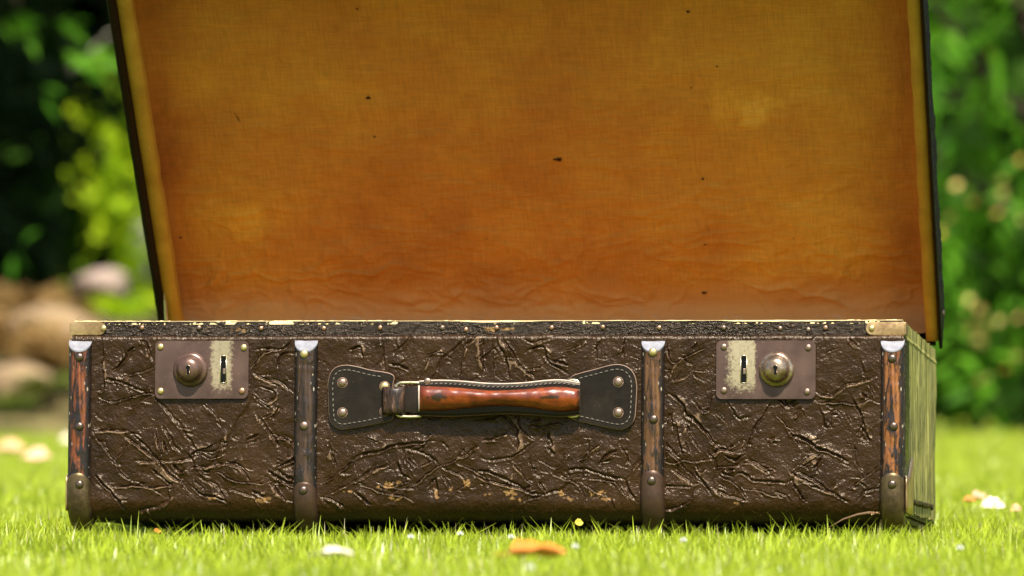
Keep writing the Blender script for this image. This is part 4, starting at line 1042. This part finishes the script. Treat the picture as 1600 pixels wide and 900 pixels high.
# left: deep dark evergreen, lime-leaved birch, bank with rocks and dry grasses
shrub('evergreen_shrub', 'large dark evergreen shrub behind the rockery', 'shrub', (-2.32, 19.7, 1.2), (.98, .8, 1.4), 1500, 14, .16, .065, .5, 'leaf_dark', hang=.3, shell=.35, lo=-.75)
bi = empty('birch_tree', (-1.372, 22.3, 0)); tag(bi, 'slender pale birch with lime green leaves close behind the raised lid', 'tree')
trunk((0, 0, -.05), (.03, .1, 2.6), .045, .022, [(-.25, -.2, 1.3), (.2, .1, 1.8), (-.15, .2, 2.2), (.3, -.2, 1.5), (-.12, -.3, .95)], bi, 'birch', 5)
B, D, _ = spray_points((-.035, -.35, 1.06), 70, (.075, .2, .36), 9, .16, .6, .2)
B2, D2, _ = spray_points((.75, 0, 2.3), 160, (.65, .6, .7), 9, .16, .6, .2)
B3, D3, _ = spray_points((-.05, -.3, .50), 26, (.13, .2, .14), 9, .13, .3, .2)
leaves(np.vstack([B, B2, B3]), np.vstack([D, D2, D3]), rng.uniform(.035, .075, len(B) + len(B2) + len(B3)), .65, 'leaf_lime', 'crown', bi, .1)
# tree added above the frame to shade the left planting; only hanging leaves are seen
ov = shrub('broad_tree', 'added shade tree, unseen but for green leaves hanging in at the top left', 'tree', (-2.75, 16.3, 5.7), (2.5, 1.15, 2.2), 2400, 12, .42, .15, .5, 'leaf_fresh', hang=.5, shell=.25, lo=-.8)
B, D = [], []
for px, py, dx, dz, n_ in ((22, 38, .9, -.25, 7), (128, 90, 1, -.22, 8), (98, 40, 1, -.1, 4), (30, 395, .5, -.3, 3), (72, 140, .8, -.4, 2)):
    p = np.array(bgp(px, py, 15.4)) - np.array([-2.75, 16.3, 0]); d = np.array([dx, -.2, dz])
    for k in range(n_):
        B.append(p + d * .012 * (k - n_ / 2) + rng.normal(0, .012, 3)); D.append(d + np.array([0, .2, (.5 if k % 2 else -.6)]) + rng.normal(0, .2, 3))
leaves(np.array(B), np.array(D), rng.uniform(.05, .085, len(B)), .4, 'leaf_fresh', 'hanging_leaves', ov, .1)
b = MB(); b.add(*tube([(.3, -.2, 3.6), (.9, -.6, 2.5), (1.25, -.8, 1.7), (1.5, -.9, 1.12)], [.05, .03, .015, .006], 6)); link('hanging_branch', b.mesh('hanging_branch'), M['bark'], ov)
# planting bank
bx_, by_ = np.meshgrid(np.linspace(-6, -.55, 50), np.linspace(16.5, 22.5, 40))
bz = .42 * np.clip((by_ - 16.5) / 1.9, 0, 1) ** 1.2 * np.clip((-.6 - bx_) / .5, 0, 1) + .03 * fbm(bx_, by_, .5, 3, 2) - .012
def m_bank():
    t = NT('bank_soil'); n = t.noise(t.obj(), 6, 5, .65)
    return t.set(t.ramp(n, [(.3, (.06, .045, .02, 1)), (.55, (.16, .13, .05, 1)), (.75, (.12, .15, .03, 1))]), .95, 0, t.bump(n, .8, .04), .2)
bank = link('planting_bank', grid_mesh('planting_bank', np.stack([bx_, by_, bz], -1)), m_bank()); tag(bank, 'low earth bank at the left edge of the lawn', kind='structure')
def m_rock(name, c0, c1):
    t = NT(name); n = t.noise(t.obj(), 9, 6, .65); return t.set(t.ramp(n, [(.3, c0), (.7, c1)]), .85, 0, t.bump(n, .8, .03), .3)
M['rock_pale'] = m_rock('pinkish_pale_rock', (.20, .13, .105, 1), (.38, .29, .235, 1)); M['rock_brown'] = m_rock('brown_rock', (.17, .11, .06, 1), (.34, .24, .13, 1))
def rock(p, r, mat, label, seed):
    bm = bmesh.new(); bmesh.ops.create_icosphere(bm, subdivisions=4, radius=1); rs = np.random.default_rng(seed)
    pl = rs.normal(size=(14, 3)); pl /= np.linalg.norm(pl, axis=1)[:, None]; dd = rs.uniform(.68, .95, 14)
    for v in bm.verts:
        c = np.array(v.co); k = pl @ c; s2 = min([1.0] + [dd[i] / k[i] for i in range(14) if k[i] > dd[i]]); c = c * s2
        c = c * (1 + .04 * math.sin(c[0] * 9 + seed) * math.sin(c[2] * 11)); v.co = Vector(c * np.array(r))
    o = link('rock', bm_mesh('rock', bm), M[mat]); o.location = p; tag(o, label, 'rock', 'rocks on the bank'); return o
rock(bgp(158, 445, 17.7), (.095, .09, .055), 'rock_pale', 'pale pinkish rock on the bank left of the raised lid', 3)
rock(bgp(75, 520, 17.4), (.14, .10, .08), 'rock_brown', 'brown rock under the dry grasses at the bank', 5)
rock(bgp(165, 545, 17.3), (.09, .10, .07), 'rock_brown', 'small brown rock below the pale pinkish rock', 8)
rock(bgp(30, 600, 17.0), (.11, .1, .06), 'rock_brown', 'flat brown rock at the lawn edge far left', 11)
M['dry_blade'] = m_leaf('dry_ornamental_grass', (.26, .15, .05, 1), (.55, .38, .16, 1), .3)
M['bank_leaf'] = m_leaf('olive_bank_leaf', (.06, .10, .015, 1), (.20, .24, .04, 1), .35)
def clump(px, py, dist, h, n, mat, name, label, cat, group):
    p = bgp(px, py, dist); root = empty(name, p); tag(root, label, cat, group)
    a = rng.uniform(0, 6.283, n); B = np.stack([.05 * np.cos(a) * rng.random(n), .05 * np.sin(a) * rng.random(n), np.zeros(n)], -1)
    D = np.stack([np.cos(a) * .6, np.sin(a) * .6, rng.uniform(.3, 1.2, n)], -1)
    leaves(B, D, rng.uniform(.6, 1.1, n) * h, .10, mat, 'blades', root, .35)
for i, (px, py, d_, h_, lab) in enumerate(((20, 560, 17.2, .22, 'dry tan grass clump at the far left of the bank'), (62, 540, 17.5, .24, 'tan grass clump above the brown rock'), (100, 575, 17.1, .20, 'dry grass clump right of the brown rock'), (40, 490, 17.9, .18, 'dry grass clump high on the bank against the dark evergreen'), (118, 500, 17.8, .16, 'dry grass clump just left of the pale pinkish rock'))):
    clump(px, py, d_, h_, 150, 'dry_blade', 'dry_grass_clump', lab, 'grass clump', 'dry grasses on the bank')
for px, py, d_, h_, lab in ((195, 500, 17.6, .13, 'lime green plant right of the pale pinkish rock'), (70, 610, 16.9, .10, 'olive low plant at the foot of the bank'), (150, 610, 16.9, .11, 'low green plant below the small brown rock'), (10, 640, 16.7, .10, 'low plant at the lawn edge far left'), (210, 560, 17.2, .12, 'green plant at the bank edge beside the suitcase')):
    clump(px, py, d_, h_, 110, 'leaf_lime' if 'lime' in lab else 'bank_leaf', 'bank_plant', lab, 'plant', 'low plants on the bank')
# behind the case, and the wood closing the view
shrub('round_shrub', 'round green shrub hidden behind the suitcase', 'shrub', (.15, 19.2, .8), (.8, .7, .9), 420, 11, .18, .07, .45, 'leaf_mid', lo=-.8)
n = 50000
P = np.stack([rng.uniform(-14, 15, n), rng.uniform(25, 28.5, n), rng.uniform(0, 7.5, n)], -1); P[:, 1] += .8 * np.sin(P[:, 0] * 1.3) + .5 * np.sin(P[:, 2] * 2.1 + P[:, 0])
wd = leaves(P, rng.normal(size=(n, 3)) + np.array([0, -.3, -.4]), rng.uniform(.3, .65, n), .6, 'leaf_wood', 'woodland', None)
tag(wd, 'dark green wood closing the garden behind the lawn', kind='stuff')

# ------------------------------------------------------------------ things lying in the grass
M['leaf_orange'] = plain('orange_brown_dead_leaf', (.55, .20, .025, 1), .6)
M['leaf_cream'] = plain('bleached_dead_leaf', (.78, .70, .52, 1), .6)
M['leaf_tan'] = plain('tan_dead_leaf', (.52, .32, .15, 1), .6)
M['leaf_pink'] = plain('pinkish_dead_leaf', (.68, .42, .27, 1), .6)
M['leaf_yellow'] = plain('yellow_dead_leaf', (.48, .40, .04, 1), .6)
M['petal'] = plain('white_petal', (.80, .80, .76, 1), .6)
def dead_leaf(p, L, W, mat, label, yaw, tilt, curl, seed):
    nu, nv = 13, 7; P = np.zeros((nv, nu, 3)); rs = np.random.default_rng(seed)
    u = np.linspace(0, 1, nu); prof_ = np.sin(np.pi * u ** .8) ** .8 * (1 + .12 * np.sin(u * 21 + seed))
    for j, v in enumerate(np.linspace(-1, 1, nv)):
        P[j, :, 0] = (u - .5) * L; P[j, :, 1] = v * W / 2 * prof_
        P[j, :, 2] = curl * W * (v * v * .5) * prof_ + curl * L * .35 * (u - .5) ** 2 + .03 * L * np.sin(u * 9 + v * 2 + seed)
    root = empty('fallen_leaf', p, (tilt, 0, yaw)); tag(root, label, 'leaf', 'fallen leaves on the lawn')
    o = link('leaf_blade', grid_mesh('leaf_blade', P), M[mat], root); md = o.modifiers.new('solid', 'SOLIDIFY'); md.thickness = .0005
    b = MB(); b.add(*tube([(-.5 * L - L * .3, 0, .02 * L), (-.5 * L, 0, P[nv // 2, 0, 2]), (0, 0, P[nv // 2, nu // 2, 2] + .0003), (.4 * L, 0, P[nv // 2, -2, 2])], [L * .012, L * .013, L * .009, L * .003], 5)); link('stalk', b.mesh('stalk'), M[mat], root)
for (px, py, L, W, mat, lab, yw, tl, cu, z) in (
    (840, 868, .036, .022, 'leaf_orange', 'orange brown leaf lying in the blurred grass below the handle', .25, .18, .7, .033),
    (525, 867, .022, .014, 'leaf_cream', 'cream coloured leaf in the foreground grass below the dark batten', -.2, .15, .6, .031),
    (905, 817, .007, .006, 'leaf_yellow', 'small yellow leaf caught on grass tips at the foot of the suitcase', .3, 1.1, .5, .031),
    (1552, 793, .024, .016, 'leaf_cream', 'bleached white leaf on the lawn right of the suitcase', .1, .75, .9, .0235),
    (1530, 777, .022, .012, 'leaf_pink', 'pinkish leaf just beyond the bleached white leaf', .8, .6, .7, .027),
    (1516, 783, .014, .010, 'leaf_orange', 'little orange leaf touching the pinkish leaf', .2, .4, .7, .028),
    (1587, 797, .012, .010, 'leaf_pink', 'small pinkish leaf at the right edge beside the bleached leaf', -.6, .7, .7, .0235),
    (20, 705, .060, .045, 'leaf_tan', 'tan leaf on the lawn at the far left', .2, .4, .6, .034),
    (58, 717, .048, .036, 'leaf_pink', 'pale pinkish leaf near the tan leaf at the far left', -.4, .5, .6, .034),
    (108, 690, .035, .03, 'leaf_cream', 'small pale leaf on the far lawn left of the suitcase', .4, .4, .6, .034),
    (246, 830, .008, .004, 'leaf_orange', 'tiny orange leaf at the suitcase foot below the brown lock', .9, .9, .5, .026)):
    dead_leaf(gp(px, py, z - .004), L, W, mat, lab, yw, tl, cu, int(px))
bl = []
def bloom(p, lab):
    root = empty('clover_bloom', p); tag(root, lab, 'flower', 'white blooms in the foreground grass')
    if not bl:
        n = 40; i = np.arange(n); z = 1 - i / n * 1.3; r_ = np.sqrt(np.maximum(0, 1 - z * z)); a = i * 2.39996
        D = np.stack([r_ * np.cos(a), r_ * np.sin(a), z + .2], -1); o = leaves(np.zeros((n, 3)), D, np.full(n, .0028), .5, 'petal', 'flower_head', root); bl.append(o)
        b = MB(); b.add(*tube([(0, 0, 0), (.001, 0, -.012), (.002, .001, -.027)], .0005, 5)); bl.append(link('stem', b.mesh('stem'), M['grass'], root))
    else:
        for s_ in bl: c = s_.copy(); C.objects.link(c); c.parent = root
for px, py, lab in ((642, 840, 'white bloom in the grass below the left handle mount'), 
    (719, 835, 'white bloom in the grass below the left end of the handle grip'), (799, 840, 'single white bloom in the grass under the middle of the handle'),
    (899, 855, 'white bloom up and right of the orange brown leaf'), (829, 888, 'white bloom in front of the orange brown leaf at the picture bottom'),
    (1500, 857, 'white bloom in the foreground grass right of the suitcase'), (1068, 845, 'white bloom below the mid brown batten')):
    bloom(gp(px, py, .024), lab)
M['twig'] = plain('dry_brown_twig', (.13, .075, .035, 1), .8)
tw = empty('twig', fb(1335, 812, -.014)[:]); tw.location = Vector(RN @ np.array(fb(1335, 812, -.014)) + ORG); tag(tw, 'thin dry brown twig lying against the suitcase foot by the corner batten', 'twig')
L0 = [(1296, 824), (1318, 811), (1340, 804), (1358, 801), (1374, 802)]
pw = [Vector(RN @ np.array(fb(a, b_, -.014)) + ORG) - tw.location for a, b_ in L0]
b = MB(); b.add(*tube(pw, [.0006, .0008, .0011, .0013, .0006], 6)); link('stem', b.mesh('stem'), M['twig'], tw)
b = MB(); B = np.array([pw[3].lerp(pw[4], random.random()) for _ in range(26)]); leaves(B, rng.normal(size=(26, 3)), rng.uniform(.001, .0028, 26), .7, 'leaf_tan', 'seed_husks', tw)
